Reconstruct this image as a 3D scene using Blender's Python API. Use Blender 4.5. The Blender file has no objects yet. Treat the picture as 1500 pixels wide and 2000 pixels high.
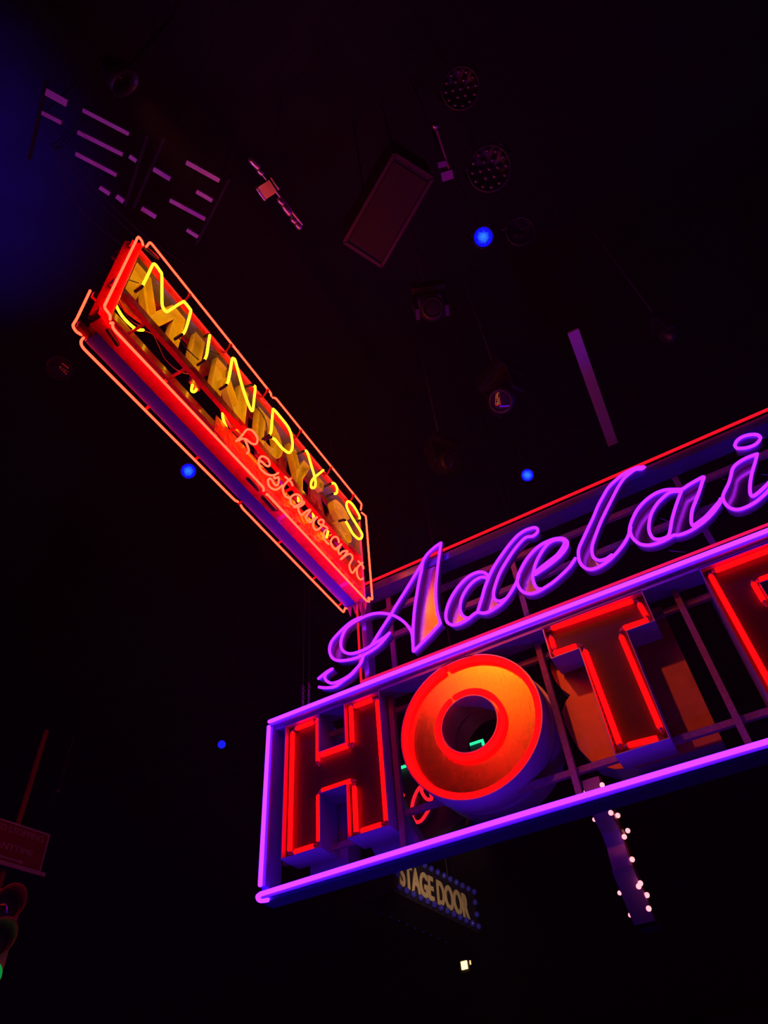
import bpy, bmesh, math, random
from mathutils import Vector, Matrix
random.seed(7)
scn = bpy.context.scene
COL = scn.collection

# ------------------------------------------------------------------ camera
CAM = Vector((0, 0, 1.6))
F = 1384.1                                        # focal length in pixels of the 1500x2000 frame
RGT = Vector((0.86995773, 0.48781555, -0.07217704))
DWN = Vector((-0.40160958, 0.61594281, -0.6777346))
FWD = Vector((-0.28615255, 0.61858745, 0.73175562))
cd = bpy.data.cameras.new('camera')
cam = bpy.data.objects.new('camera', cd); COL.objects.link(cam)
m = Matrix.Identity(4)
for i in range(3):
    m[i][0] = RGT[i]; m[i][1] = -DWN[i]; m[i][2] = -FWD[i]; m[i][3] = CAM[i]
cam.matrix_world = m
cd.sensor_fit = 'VERTICAL'; cd.sensor_height = 36; cd.lens = F * 36 / 2000
cd.clip_start = 0.05; cd.clip_end = 200
scn.camera = cam

# ------------------------------------------------------------------ world, exposure
w = bpy.data.worlds.new('world'); scn.world = w; w.use_nodes = True
w.node_tree.nodes['Background'].inputs[0].default_value = (0.3, 0.12, 0.9, 1)
w.node_tree.nodes['Background'].inputs[1].default_value = 0.0006
vs = scn.view_settings
vs.view_transform = 'Standard'; vs.look = 'None'; vs.gamma = 1; vs.use_curve_mapping = False
vs.exposure = 0.0
HAZE = 0.0030                                     # thin theatre haze filling the whole hall
hz_ = w.node_tree.nodes.new('ShaderNodeVolumeScatter'); hz_.inputs['Density'].default_value = HAZE; hz_.inputs['Anisotropy'].default_value = 0.2
w.node_tree.links.new(hz_.outputs[0], w.node_tree.nodes['World Output'].inputs['Volume'])
scn.cycles.max_bounces = 6

# stage lamps, fixtures built further down; the violet and amber spots are added
def spot(name, loc, target, color, watt, deg, blend=0.6, size=0.08):
    l = bpy.data.lights.new(name, 'SPOT'); l.color = color; l.energy = watt
    l.spot_size = math.radians(deg); l.spot_blend = blend; l.shadow_soft_size = size
    o = bpy.data.objects.new(name, l); COL.objects.link(o); o.location = loc
    o.rotation_euler = (Vector(target) - Vector(loc)).to_track_quat('-Z', 'Y').to_euler()
    return o
spot('blue_spot', (-6.4, 0.2, 6.6), (-5.9, 0.0, 11.5), (0.05, 0.01, 1.0), 1500, 54, 1.0)
spot('added_violet_spot', (-6.5, 3.0, 4.5), (-2.3, 1.0, 8.7), (0.42, 0.05, 1.0), 260, 34, 1.0)  # added lamp that brightens the overhead gratings, no known source
spot('blue_flood', (-6.6, 1.6, 0.9), (-2.2, 4.4, 5.0), (0.03, 0.015, 1.0), 330, 60, 1.0)
spot('added_amber_spot', (-2.1, 0.5, 8.4), (-0.9, 5.3, 4.75), (1.0, 0.12, 0.008), 230, 30, 0.8, 0.11)  # added lamp standing in for the red box sign's glow on the hotel sign
spot('warm_spot', (-2.3, 6.3, 4.35), (-3.75, 8.75, 4.72), (1.0, 0.66, 0.36), 120, 36, 0.8)

# ------------------------------------------------------------------ pixel rays (used to survey the planes)
def ray(x, y):
    return (RGT * ((x - 750) / F) + DWN * ((y - 1000) / F) + FWD)
def onY(x, y, Y):
    d = ray(x, y); return CAM + d * (Y / d.y)
def onX(x, y, X):
    d = ray(x, y); return CAM + d * (X / d.x)
def onZ(x, y, Z):
    d = ray(x, y); return CAM + d * ((Z - CAM.z) / d.z)
def T(tile, pts):
    x0, y0, s = tile
    return [(x0 + a / s, y0 + b / s) for a, b in pts]

# ------------------------------------------------------------------ materials
def mat(name, col, rough=0.5, metal=0.0, var=0.0, scale=12.0, bump=0.0, aniso=0.0, coat=0.0, spec=0.5, stretch=None):
    m = bpy.data.materials.new(name); m.use_nodes = True
    nt = m.node_tree; b = nt.nodes['Principled BSDF']
    b.inputs['Base Color'].default_value = (*col, 1); b.inputs['Roughness'].default_value = rough
    b.inputs['Metallic'].default_value = metal; b.inputs['Specular IOR Level'].default_value = spec
    b.inputs['Anisotropic'].default_value = aniso; b.inputs['Coat Weight'].default_value = coat
    tc = nt.nodes.new('ShaderNodeTexCoord'); n = nt.nodes.new('ShaderNodeTexNoise')
    n.inputs['Scale'].default_value = scale; n.inputs['Detail'].default_value = 5
    src = tc.outputs['Object']
    if stretch:
        mp = nt.nodes.new('ShaderNodeMapping'); mp.inputs['Scale'].default_value = stretch
        nt.links.new(src, mp.inputs['Vector']); src = mp.outputs['Vector']
    nt.links.new(src, n.inputs['Vector'])
    if var:
        mx = nt.nodes.new('ShaderNodeMix'); mx.data_type = 'RGBA'
        mx.inputs[6].default_value = (*[c * (1 - var) for c in col], 1)
        mx.inputs[7].default_value = (*[min(1, c * (1 + var)) for c in col], 1)
        nt.links.new(n.outputs['Fac'], mx.inputs[0]); nt.links.new(mx.outputs[2], b.inputs['Base Color'])
    mr = nt.nodes.new('ShaderNodeMapRange'); mr.inputs[3].default_value = max(0.02, rough * 0.8); mr.inputs[4].default_value = min(1, rough * 1.2)
    nt.links.new(n.outputs['Fac'], mr.inputs[0]); nt.links.new(mr.outputs[0], b.inputs['Roughness'])
    if bump:
        bp = nt.nodes.new('ShaderNodeBump'); bp.inputs['Strength'].default_value = bump; bp.inputs['Distance'].default_value = 0.02
        nt.links.new(n.outputs['Fac'], bp.inputs['Height']); nt.links.new(bp.outputs[0], b.inputs['Normal'])
    return m
def emis(name, col, k=1.0):
    m = bpy.data.materials.new(name); m.use_nodes = True
    nt = m.node_tree; nt.nodes.clear()
    e = nt.nodes.new('ShaderNodeEmission'); o = nt.nodes.new('ShaderNodeOutputMaterial')
    e.inputs[0].default_value = (*[c for c in col], 1); e.inputs[1].default_value = k
    nt.links.new(e.outputs[0], o.inputs[0]); return m
M = dict(
    n_pink=emis('neon_orange_pink', (23.0, 0.27, 0.11)),
    n_yellow=emis('neon_yellow', (7.5, 3.6, 0.045)),
    n_script=emis('neon_violet', (0.80, 0.034, 5.0)),
    n_frame=emis('neon_magenta', (0.88, 0.07, 9.0)),
    n_red=emis('neon_red', (9.0, 0.004, 0.006)),
    n_edge=emis('neon_crimson', (0.9, 0.006, 0.02)),
    n_edge2=emis('neon_rose', (0.9, 0.006, 0.12)),
    n_green=emis('neon_green', (0.03, 1.0, 0.42)),
    n_coral=emis('neon_coral', (1.2, 0.012, 0.03)),
    violet=mat('violet_polished_metal', (0.50, 0.40, 0.62), 0.22, 0.45, 0.15, 20),
    beam=mat('painted_beam', (0.36, 0.16, 0.62), 0.45, 0.3, 0.2, 10),
    rust=mat('rusty_steel', (0.42, 0.22, 0.22), 0.75, 0.2, 0.5, 40, 0.3),
    cface=mat('dark_letter_face', (0.035, 0.012, 0.02), 0.45, 0.0, 0.25, 18, spec=0.3),
    cret=mat('letter_side_metal', (0.55, 0.45, 0.60), 0.38, 0.25, 0.12, 12),
    brass=mat('brushed_brass', (0.74, 0.52, 0.24), 0.24, 1.0, 0.12, 9, 0.05, 0.6, stretch=(14, 1, 0.6)),
    brass2=mat('scratched_copper', (0.85, 0.30, 0.06), 0.45, 0.3, 0.3, 7, 0.15),
    redp=mat('red_gloss_paint', (0.62, 0.02, 0.02), 0.28, 0.0, 0.2, 15, 0.1, coat=0.5),
    redfoil=mat('crinkled_red_lining', (0.65, 0.03, 0.03), 0.22, 0.35, 0.35, 22, 1.0, coat=0.4),
    yelp=mat('yellow_letter_paint', (0.80, 0.62, 0.12), 0.45, 0.0, 0.15, 12),
    grey=mat('galvanised_panel', (0.42, 0.36, 0.42), 0.5, 0.4, 0.3, 14),
    belly=mat('panel_blue_light_tint', (0.028, 0.05, 0.70), 0.4, 0.2, 0.2, 8),  # blue light on the underside is put into the base colour
    black=mat('black_rubber', (0.012, 0.010, 0.012), 0.5),
    blackm=mat('black_metal', (0.025, 0.022, 0.03), 0.4, 0.3, 0.3, 15),
    steel=mat('bright_steel', (0.60, 0.58, 0.62), 0.3, 0.9, 0.2, 12),
    matte=mat('black_drape', (0.012, 0.010, 0.014), 0.9, 0, 0.3, 3),
    dark=mat('dark_plaster', (0.007, 0.006, 0.009), 0.8, 0, 0.4, 2),
    slat=mat('pale_grating', (0.75, 0.70, 0.78), 0.6, 0.1, 0.2, 10),
    copper=mat('copper_wire', (0.60, 0.25, 0.12), 0.4, 0.6),
    glassy=mat('dark_lens_glass', (0.03, 0.02, 0.05), 0.06, 0, 0, 10, coat=1.0, spec=0.9),
    bulb=mat('bulb_blue_light_tint', (0.05, 0.05, 0.95), 0.08, 0, 0.2, 30, coat=1.0, spec=0.8),  # unlit bulbs, the blue light on them is put into their colour
    bulbw=emis('lit_white_bulb', (2.6, 0.62, 0.72), 1.0),
    cream=mat('cream_letters', (0.80, 0.62, 0.42), 0.7, 0, 0.1, 8),
    board=mat('dark_sign_board', (0.02, 0.015, 0.03), 0.5),
    parkred=mat('red_sign_face', (0.42, 0.03, 0.04), 0.5, 0, 0.2, 10),
    parkwhite=mat('pale_sign_border', (0.95, 0.9, 0.95), 0.5, 0, 0.1, 20),
    housing=mat('signal_housing', (0.75, 0.22, 0.05), 0.45, 0, 0.2, 10),
    silver=mat('silver_edge', (0.7, 0.7, 0.72), 0.2, 1.0),
)

# ------------------------------------------------------------------ mesh builder
class MB:
    def __init__(s): s.v = []; s.f = []; s.smooth = []
    def add(s, vs_, fs, sm=False):
        k = len(s.v); s.v += [Vector(p) for p in vs_]; s.f += [tuple(i + k for i in f) for f in fs]; s.smooth += [sm] * len(fs)
    def hexa(s, p):
        s.add(p, [(0, 3, 2, 1), (4, 5, 6, 7), (0, 1, 5, 4), (1, 2, 6, 5), (2, 3, 7, 6), (3, 0, 4, 7)])
    def box(s, x0, x1, y0, y1, z0, z1):
        x0, x1 = sorted((x0, x1)); y0, y1 = sorted((y0, y1)); z0, z1 = sorted((z0, z1))
        s.hexa([(x0, y0, z0), (x1, y0, z0), (x1, y1, z0), (x0, y1, z0), (x0, y0, z1), (x1, y0, z1), (x1, y1, z1), (x0, y1, z1)])
    def bar(s, a, b, w, h, up=(0, 0, 1)):
        a = Vector(a); b = Vector(b); d = (b - a).normalized(); up = Vector(up)
        if abs(d.dot(up)) > 0.98: up = Vector((0, 1, 0))
        sx = d.cross(up).normalized() * (w / 2); sz = sx.normalized().cross(d).normalized() * (h / 2)
        s.hexa([a - sx - sz, a + sx - sz, b + sx - sz, b - sx - sz, a - sx + sz, a + sx + sz, b + sx + sz, b - sx + sz])
    def tube(s, pts, r, n=8, closed=False, rs=None):
        pts = [Vector(p) for p in pts]; q = [pts[0]]; rr = [rs[0] if rs else r]
        for i, p in enumerate(pts[1:], 1):
            if (p - q[-1]).length > 1e-5: q.append(p); rr.append(rs[i] if rs else r)
        pts = q; N = len(pts)
        if N < 2: return
        t0 = (pts[1] - pts[0]).normalized()
        nrm = t0.orthogonal().normalized(); rings = []; base = len(s.v)
        allp = []
        for i in range(N):
            if closed: t = (pts[(i + 1) % N] - pts[i - 1]).normalized()
            elif i == 0: t = t0
            elif i == N - 1: t = (pts[-1] - pts[-2]).normalized()
            else: t = ((pts[i + 1] - pts[i]).normalized() + (pts[i] - pts[i - 1]).normalized())
            if t.length < 1e-6: t = (pts[i] - pts[i - 1])
            t = t.normalized(); nrm = (nrm - t * nrm.dot(t))
            nrm = nrm.normalized() if nrm.length > 1e-6 else t.orthogonal().normalized()
            allp.append((pts[i], t, nrm.copy(), rr[i]))
        if not closed:                                   # rounded ends
            p, t, nn, r0 = allp[0]; p1, t1, n1, r1 = allp[-1]
            allp = [(p - t * r0 * .9, t, nn, r0 * .25), (p - t * r0 * .55, t, nn, r0 * .8)] + allp + [(p1 + t1 * r1 * .55, t1, n1, r1 * .8), (p1 + t1 * r1 * .9, t1, n1, r1 * .25)]
        vsx = []
        for p, t, nn, rad in allp:
            bn = t.cross(nn)
            for k in range(n):
                a = 2 * math.pi * k / n; vsx.append(p + (nn * math.cos(a) + bn * math.sin(a)) * rad)
        fs = []; L = len(allp)
        for i in range(L if closed else L - 1):
            j = (i + 1) % L
            for k in range(n): fs.append((i * n + k, i * n + (k + 1) % n, j * n + (k + 1) % n, j * n + k))
        if not closed:
            fs.append(tuple(range(n - 1, -1, -1))); fs.append(tuple((L - 1) * n + k for k in range(n)))
        s.add(vsx, fs, True)
    def prism(s, poly, vec):
        """planar polygon extruded by vec"""
        poly = [Vector(p) for p in poly]; vec = Vector(vec); n = len(poly)
        nn = Vector((0, 0, 0))
        for i in range(n): nn += poly[i].cross(poly[(i + 1) % n])
        if nn.dot(vec) > 0: poly.reverse()
        fs = [tuple(range(n)), tuple(range(2 * n - 1, n - 1, -1))]
        for i in range(n):
            j = (i + 1) % n; fs.append((j, i, n + i, n + j))
        s.add(poly + [p + vec for p in poly], fs)
    def ribbon(s, pts, vec, th=0.006, closed=False):
        """a strip standing on a path, extruded by vec, with a real thickness"""
        pts = [Vector(p) for p in pts]; vec = Vector(vec); u = vec.normalized(); n = len(pts); L = []; R = []
        for i in range(n):
            a = pts[i - 1] if (i or closed) else pts[i]; b = pts[(i + 1) % n] if (i < n - 1 or closed) else pts[i]
            d = (b - a); d = d.normalized() if d.length > 1e-6 else Vector((1, 0, 0))
            o = d.cross(u).normalized() * (th / 2); L.append(pts[i] + o); R.append(pts[i] - o)
        vv = L + R + [p + vec for p in L] + [p + vec for p in R]; fs = []
        for i in range(n if closed else n - 1):
            j = (i + 1) % n
            fs += [(i, j, 2 * n + j, 2 * n + i), (n + j, n + i, 3 * n + i, 3 * n + j), (j, i, n + i, n + j), (2 * n + i, 2 * n + j, 3 * n + j, 3 * n + i)]
        s.add(vv, fs, True)
    def lathe(s, prof, c, axis, n=24):
        """profile [(radius, height)] turned about an axis through c"""
        c = Vector(c); ax = Vector(axis).normalized(); u = ax.orthogonal().normalized(); v = ax.cross(u); vv = []; fs = []
        for r, h in prof:
            for k in range(n):
                a = 2 * math.pi * k / n; vv.append(c + ax * h + (u * math.cos(a) + v * math.sin(a)) * max(r, 1e-4))
        for i in range(len(prof) - 1):
            for k in range(n): fs.append((i * n + k, i * n + (k + 1) % n, (i + 1) * n + (k + 1) % n, (i + 1) * n + k))
        s.add(vv, fs, True)
    def ball(s, c, r, n=10, sq=(1, 1, 1)):
        c = Vector(c); vv = []; fs = []
        R = n // 2 + 1
        for i in range(R + 1):
            th = math.pi * i / R
            for k in range(n):
                a = 2 * math.pi * k / n
                vv.append(c + Vector((math.sin(th) * math.cos(a) * r * sq[0], math.sin(th) * math.sin(a) * r * sq[1], math.cos(th) * r * sq[2])))
        for i in range(R):
            for k in range(n): fs.append((i * n + k, (i + 1) * n + k, (i + 1) * n + (k + 1) % n, i * n + (k + 1) % n))
        s.add(vv, fs, True)
    def plate(s, outer, hole, y0, y1):
        """flat ring between two circles lists of equal length (x,z) extruded in Y"""
        n = len(outer)
        vv = [(x, y0, z) for x, z in outer] + [(x, y0, z) for x, z in hole] + [(x, y1, z) for x, z in outer] + [(x, y1, z) for x, z in hole]
        fs = []
        for i in range(n):
            j = (i + 1) % n
            fs += [(i, j, n + j, n + i), (2 * n + j, 2 * n + i, 3 * n + i, 3 * n + j), (j, i, 2 * n + i, 2 * n + j), (n + i, n + j, 3 * n + j, 3 * n + i)]
        s.add(vv, fs)
    def build(s, name, material, parent=None, off=None):
        me = bpy.data.meshes.new(name)
        o_ = Vector(off) if off is not None else Vector((0, 0, 0))
        me.from_pydata([v - o_ for v in s.v], [], s.f); me.update()
        bm = bmesh.new(); bm.from_mesh(me); bmesh.ops.recalc_face_normals(bm, faces=bm.faces); bm.to_mesh(me); bm.free()
        for p, sm in zip(me.polygons, s.smooth): p.use_smooth = sm
        me.materials.append(M[material] if isinstance(material, str) else material)
        o = bpy.data.objects.new(name, me); COL.objects.link(o)
        if parent is not None: o.parent = parent
        elif off is not None: o.location = o_
        return o

def smooth(pts, k=5, closed=False):
    """Catmull-Rom through the points"""
    P = [Vector(p) for p in pts]; n = len(P); out = []
    if n < 3: return P
    rng = range(n) if closed else range(n - 1)
    for i in rng:
        if closed: a, b, c, d = P[i - 1], P[i], P[(i + 1) % n], P[(i + 2) % n]
        else: a, b, c, d = P[max(i - 1, 0)], P[i], P[i + 1], P[min(i + 2, n - 1)]
        for j in range(k):
            t = j / k
            out.append(0.5 * ((2 * b) + (c - a) * t + (2 * a - 5 * b + 4 * c - d) * t * t + (3 * b - a - 3 * c + d) * t ** 3))
    if not closed: out.append(P[-1])
    return out

def thing(name, label, cat, loc, rot=(0, 0, 0), group=None):
    o = bpy.data.objects.new(name, None); COL.objects.link(o); o.location = loc; o.rotation_euler = rot
    o.empty_display_size = 0.1
    o['label'] = label; o['category'] = cat
    if group: o['group'] = group
    return o
def tag(o, label=None, cat=None, group=None, kind=None):
    if label: o['label'] = label
    if cat: o['category'] = cat
    if group: o['group'] = group
    if kind: o['kind'] = kind
    return o
def struct(name, mb, material):
    return tag(mb.build(name, material), kind='structure')
def copy_tree(o, parent=None):
    c = o.copy(); COL.objects.link(c); c.parent = parent
    for ch in list(o.children): copy_tree(ch, c)
    return c

# ------------------------------------------------------------------ the hall
HX0, HX1, HY0, HY1, HZ = -15.0, 10.0, -5.0, 20.0, 11.5
b = MB(); b.box(HX0, HX1, HY0, HY1, -0.2, 0); struct('floor', b, 'dark')
b = MB(); b.box(HX0, HX1, HY0, HY1, HZ, HZ + 0.2); struct('ceiling', b, 'dark')
b = MB(); b.box(HX0 - .2, HX0, HY0, HY1, 0, HZ); struct('wall_left', b, 'matte')
b = MB(); b.box(HX1, HX1 + .2, HY0, HY1, 0, HZ); struct('wall_right', b, 'matte')
b = MB(); b.box(HX0, HX1, HY1, HY1 + .2, 0, HZ); struct('wall_back', b, 'matte')
b = MB(); b.box(HX0, HX1, HY0 - .2, HY0, 0, HZ); struct('wall_front', b, 'matte')

# ------------------------------------------------------------------ HOTEL SIGN
Y0 = 5.0                                         # front plane of the sign
HO = Vector((-0.7, 5.2, 3.7))
hotel = thing('hotel_sign', 'big purple-framed neon sign with red block letters under looping violet script', 'sign', HO)
def H(mb, name, material, parent=None):
    return mb.build(name, material, parent or hotel, HO)
XR = 3.9
# frame beams
b = MB(); b.box(-3.77, XR, 5.0, 5.17, 3.72, 3.79); b.box(-3.77, XR, 5.0, 5.20, 5.24, 5.30); b.box(-3.77, -3.70, 5.0, 5.17, 3.79, 5.24); b.box(XR - .07, XR, 5.0, 5.17, 3.79, 5.24)
H(b, 'frame', 'beam')
b = MB(); b.box(-3.76, XR, 4.972, 5.0, 3.735, 3.785); H(b, 'tube_channel', 'beam')
b = MB(); b.box(-3.76, XR, 4.972, 5.0, 5.285, 5.335); H(b, 'tube_channel', 'beam')
b = MB(); b.box(-3.765, -3.715, 4.972, 5.0, 3.83, 5.27); H(b, 'tube_channel', 'beam')
def seg(a, c, r, bow=0.0, n=16):
    a = Vector(a); c = Vector(c)
    return [a.lerp(c, i / n) + Vector((0, 0, bow * math.sin(math.pi * 2 * i / n))) for i in range(n + 1)]
for a, c in (((-3.745, 4.952, 5.325), (XR, 4.952, 5.325)), ((-3.745, 4.952, 3.768), (XR, 4.952, 3.768)), ((-3.747, 4.952, 5.27), (-3.752, 4.952, 3.84))):
    b = MB(); b.tube(seg(a, c, 0, 0.008 if a[2] == c[2] else 0), 0.0185, 10); H(b, 'neon_tube', 'n_frame')
b = MB()                                          # return bend of the lower tube at its left end
b.tube(smooth([(-3.745, 4.955, 3.768), (-3.775, 4.96, 3.755), (-3.765, 4.985, 3.735), (-3.70, 4.99, 3.725)]), 0.02, 8); H(b, 'neon_tube', 'n_frame')
# posts and rails
for x in (-2.515, -1.062, 0.146, 1.44, 2.7):
    b = MB(); b.box(x - .024, x + .024, 5.13, 5.18, 3.79, 5.24); H(b, 'post', 'rust')
for x0, x1, z in ((-3.70, XR - .07, 5.11), (-3.70, -2.54, 4.07), (-2.54, -1.95, 4.165), (-1.55, XR - .07, 4.07)):
    b = MB(); b.box(x0, x1, 5.185, 5.225, z - .024, z + .024); H(b, 'rail', 'rust')

def offset(poly, d):
    out = []; n = len(poly); A = sum(poly[i][0] * poly[(i + 1) % n][1] - poly[(i + 1) % n][0] * poly[i][1] for i in range(n))
    sg = 1 if A > 0 else -1
    for i in range(n):
        p, q, r = Vector(poly[i - 1]), Vector(poly[i]), Vector(poly[(i + 1) % n])
        d1 = (q - p).normalized(); d2 = (r - q).normalized()
        n1 = Vector((-d1.y, d1.x)) * sg; n2 = Vector((-d2.y, d2.x)) * sg
        bis = (n1 + n2).normalized(); out.append(tuple(q + bis * (d / max(0.3, bis.dot(n1)))))
    return out
def channel(poly, y0, y1, th=0.008):
    b = MB(); n = len(poly); inn = offset(poly, th)
    vv = [(x, y0, z) for x, z in poly] + [(x, y0, z) for x, z in inn] + [(x, y1, z) for x, z in poly] + [(x, y1, z) for x, z in inn]; fs = []
    for i in range(n):
        j = (i + 1) % n
        fs += [(i, j, n + j, n + i), (2 * n + j, 2 * n + i, 3 * n + i, 3 * n + j), (j, i, 2 * n + i, 2 * n + j), (n + i, n + j, 3 * n + j, 3 * n + i)]
    b.add(vv, fs)
    b.prism([(x, y1 - .006, z) for x, z in inn], (0, .006, 0)); return b
def block_letter(poly, tubes, lab, y0=5.0, rec=0.055, d=0.27, r=0.021):
    L = H(channel(poly, y0, y0 + d), 'letter', 'cret'); L['label'] = lab
    f = MB(); f.prism([(x, y0 + rec, z) for x, z in offset(poly, 0.0085)], (0, .01, 0)); H(f, 'letter_face', 'cface', L)
    for t in tubes:
        pts = [Vector((x, y0 + .02, z)) for x, z in t]
        b = MB(); b.tube(smooth(pts, 4) if len(pts) > 2 else pts, r, 10); H(b, 'neon_tube', 'n_red', L)
        for p, q in ((pts[0], pts[1]), (pts[-1], pts[-2])):     # unlit electrode tips
            e = MB(); dd = (p - q).normalized(); e.tube([p + dd * .012, p + dd * .03, p + dd * .05 + Vector((0, .02, 0))], r * .7, 8, rs=[r * .8, r * .5, r * .25])
            H(e, 'electrode', 'rust', L)
    return L
Hp = [(-3.590, 5.255), (-3.207, 5.255), (-3.207, 4.857), (-2.937, 4.857), (-2.937, 5.255), (-2.556, 5.255), (-2.556, 4.012), (-2.942, 4.012), (-2.942, 4.462), (-3.199, 4.462), (-3.199, 4.012), (-3.590, 4.012)]
Ht = [[(-3.515, 5.15), (-3.515, 4.075)], [(-3.464, 5.187), (-3.29, 5.187)], [(-3.232, 5.19), (-3.232, 4.79)], [(-3.185, 4.825), (-2.925, 4.825)],
      [(-2.870, 4.85), (-2.870, 5.19)], [(-2.82, 5.19), (-2.65, 5.19)], [(-2.59, 5.15), (-2.59, 4.075)], [(-2.81, 4.046), (-2.645, 4.046)],
      [(-2.869, 4.06), (-2.869, 4.42)], [(-3.18, 4.492), (-2.91, 4.492)], [(-3.228, 4.45), (-3.228, 4.08)], [(-3.455, 4.046), (-3.285, 4.046)]]
block_letter(Hp, Ht, 'block letter H')
TT = (1050, 1080, 3.3333)
Tp = [(-0.955, 5.250), (-0.083, 5.250), (-0.083, 4.936), (-0.312, 4.936), (-0.312, 4.002), (-0.712, 4.002), (-0.712, 4.936), (-0.955, 4.936)]
def hz(tile, pts, Y=5.02): return [(p.x, p.z) for p in (onY(x, y, Y) for x, y in T(tile, pts))]
Tt = [hz(TT, t) for t in ([(100, 490), (610, 315)], [(665, 340), (703, 405)], [(710, 440), (570, 487)], [(547, 550), (795, 1130)], [(600, 1250), (770, 1208)], [(530, 1235), (312, 645)], [(245, 607), (115, 652)], [(105, 612), (88, 560)])]
block_letter(Tp, Tt, 'block letter T')
Ep = [(0.385, 5.255), (1.20, 5.255), (1.20, 4.93), (0.722, 4.93), (0.722, 4.79), (1.10, 4.79), (1.10, 4.47), (0.722, 4.47), (0.722, 4.34), (1.20, 4.34), (1.20, 4.01), (0.385, 4.01)]
Et = [[(0.44, 5.15), (0.44, 4.08)], [(0.50, 5.19), (1.12, 5.19)], [(1.155, 5.15), (1.155, 5.02)], [(1.10, 4.97), (0.74, 4.97)], [(0.68, 4.95), (0.68, 4.80)], [(0.74, 4.75), (1.0, 4.75)], [(1.055, 4.70), (1.055, 4.56)], [(1.0, 4.51), (0.74, 4.51)], [(0.68, 4.46), (0.68, 4.36)], [(0.74, 4.30), (1.1, 4.30)], [(1.155, 4.26), (1.155, 4.1)], [(1.1, 4.05), (0.5, 4.05)]]
block_letter(Ep, Et, 'block letter E')
Lp = [(x + .25, z) for x, z in [(1.42, 5.255), (1.77, 5.255), (1.77, 4.34), (2.22, 4.34), (2.22, 4.01), (1.42, 4.01)]]
Lt = [[(1.475, 5.15), (1.475, 4.08)], [(1.53, 5.19), (1.66, 5.19)], [(1.715, 5.15), (1.715, 4.36)], [(1.76, 4.29), (2.12, 4.29)], [(2.165, 4.25), (2.165, 4.1)], [(2.1, 4.05), (1.53, 4.05)]]
Lt = [[(x + .25, z) for x, z in t] for t in Lt]
block_letter(Lp, Lt, 'block letter L')
# the round letter
OC = (-1.755, 4.634)
def circ(r, n=72, c=OC): return [(c[0] + r * math.cos(2 * math.pi * i / n), c[1] + r * math.sin(2 * math.pi * i / n)) for i in range(n)]
b = MB(); b.plate(circ(.632), circ(.622), 5.0, 5.27); b.plate(circ(.255), circ(.245), 5.01, 5.27); b.plate(circ(.622), circ(.255), 5.262, 5.27)
OL = H(b, 'letter', 'cret'); OL['label'] = 'round letter O with brass face'
b = MB(); b.plate(circ(.6215), circ(.2555), 5.05, 5.06); H(b, 'letter_face', 'brass', OL)
def arc(r, a0, a1, y, n=60, c=OC): return [(c[0] + r * math.cos(math.radians(a0 + (a1 - a0) * i / n)), y, c[1] + r * math.sin(math.radians(a0 + (a1 - a0) * i / n))) for i in range(n + 1)]
b = MB(); b.tube(arc(.592, 99, -255, 5.015), 0.024, 10); H(b, 'neon_tube', 'n_red', OL)
b = MB(); b.tube(arc(.292, 108, -243, 5.015), 0.022, 10); H(b, 'neon_tube', 'n_red', OL)

# letters of the far face, seen from behind
def rear(poly, y0=5.31, y1=5.52, mt='cret'):
    b = MB(); b.prism([(x, y0, z) for x, z in poly], (0, y1 - y0, 0)); return H(b, 'rear_letter', mt)
rear([(-3.50, 5.25), (-3.22, 5.25), (-3.15, 5.02), (-3.02, 5.06), (-2.93, 4.99), (-2.90, 4.88), (-2.90, 5.25), (-2.67, 5.25), (-2.67, 4.50), (-2.564, 4.206), (-2.44, 3.95), (-2.86, 3.95), (-2.99, 4.22), (-3.12, 4.22), (-3.12, 3.95), (-3.50, 3.95)])
b = MB(); b.plate(circ(.632, c=(-1.73, 4.634)), circ(.27, c=(-1.73, 4.634)), 5.31, 5.52); H(b, 'rear_letter', 'cret')
B8 = (1060, 1280, 7.69)
bl = [(p.x, p.z) for p in (onY(x, y, 5.31) for x, y in T(B8, [(165, 110), (130, 105), (118, 180), (145, 280), (200, 400), (290, 510), (420, 605), (345, 710), (293, 860)]))]
bx = min(p[0] for p in bl)
zb = 4.01; c8 = onY(*T(B8, [(293, 860)])[0], 5.31)
Bpoly = [(0.0, 5.25), (-0.62, 5.25), (-0.84, 5.20), (-0.93, 5.11)] + bl[1:] + [(c8.x + .0, c8.z - .12), (c8.x + .04, 4.30), (c8.x + .12, 4.14), (c8.x + .26, 4.05), (c8.x + .42, zb), (0.0, zb)]
Bpoly = [Bpoly[0], Bpoly[1]] + [p for p in Bpoly[2:] if True]
rb = rear(Bpoly, mt='cret'); rb['label'] = 'back of rounded letter'
b = MB(); b.prism([(x, 5.30, z) for x, z in Bpoly], (0, .009, 0)); H(b, 'letter_back', 'brass2', rb)
rear([(x, z) for x, z in Ep])
rear([(x, z) for x, z in Lp])

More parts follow.
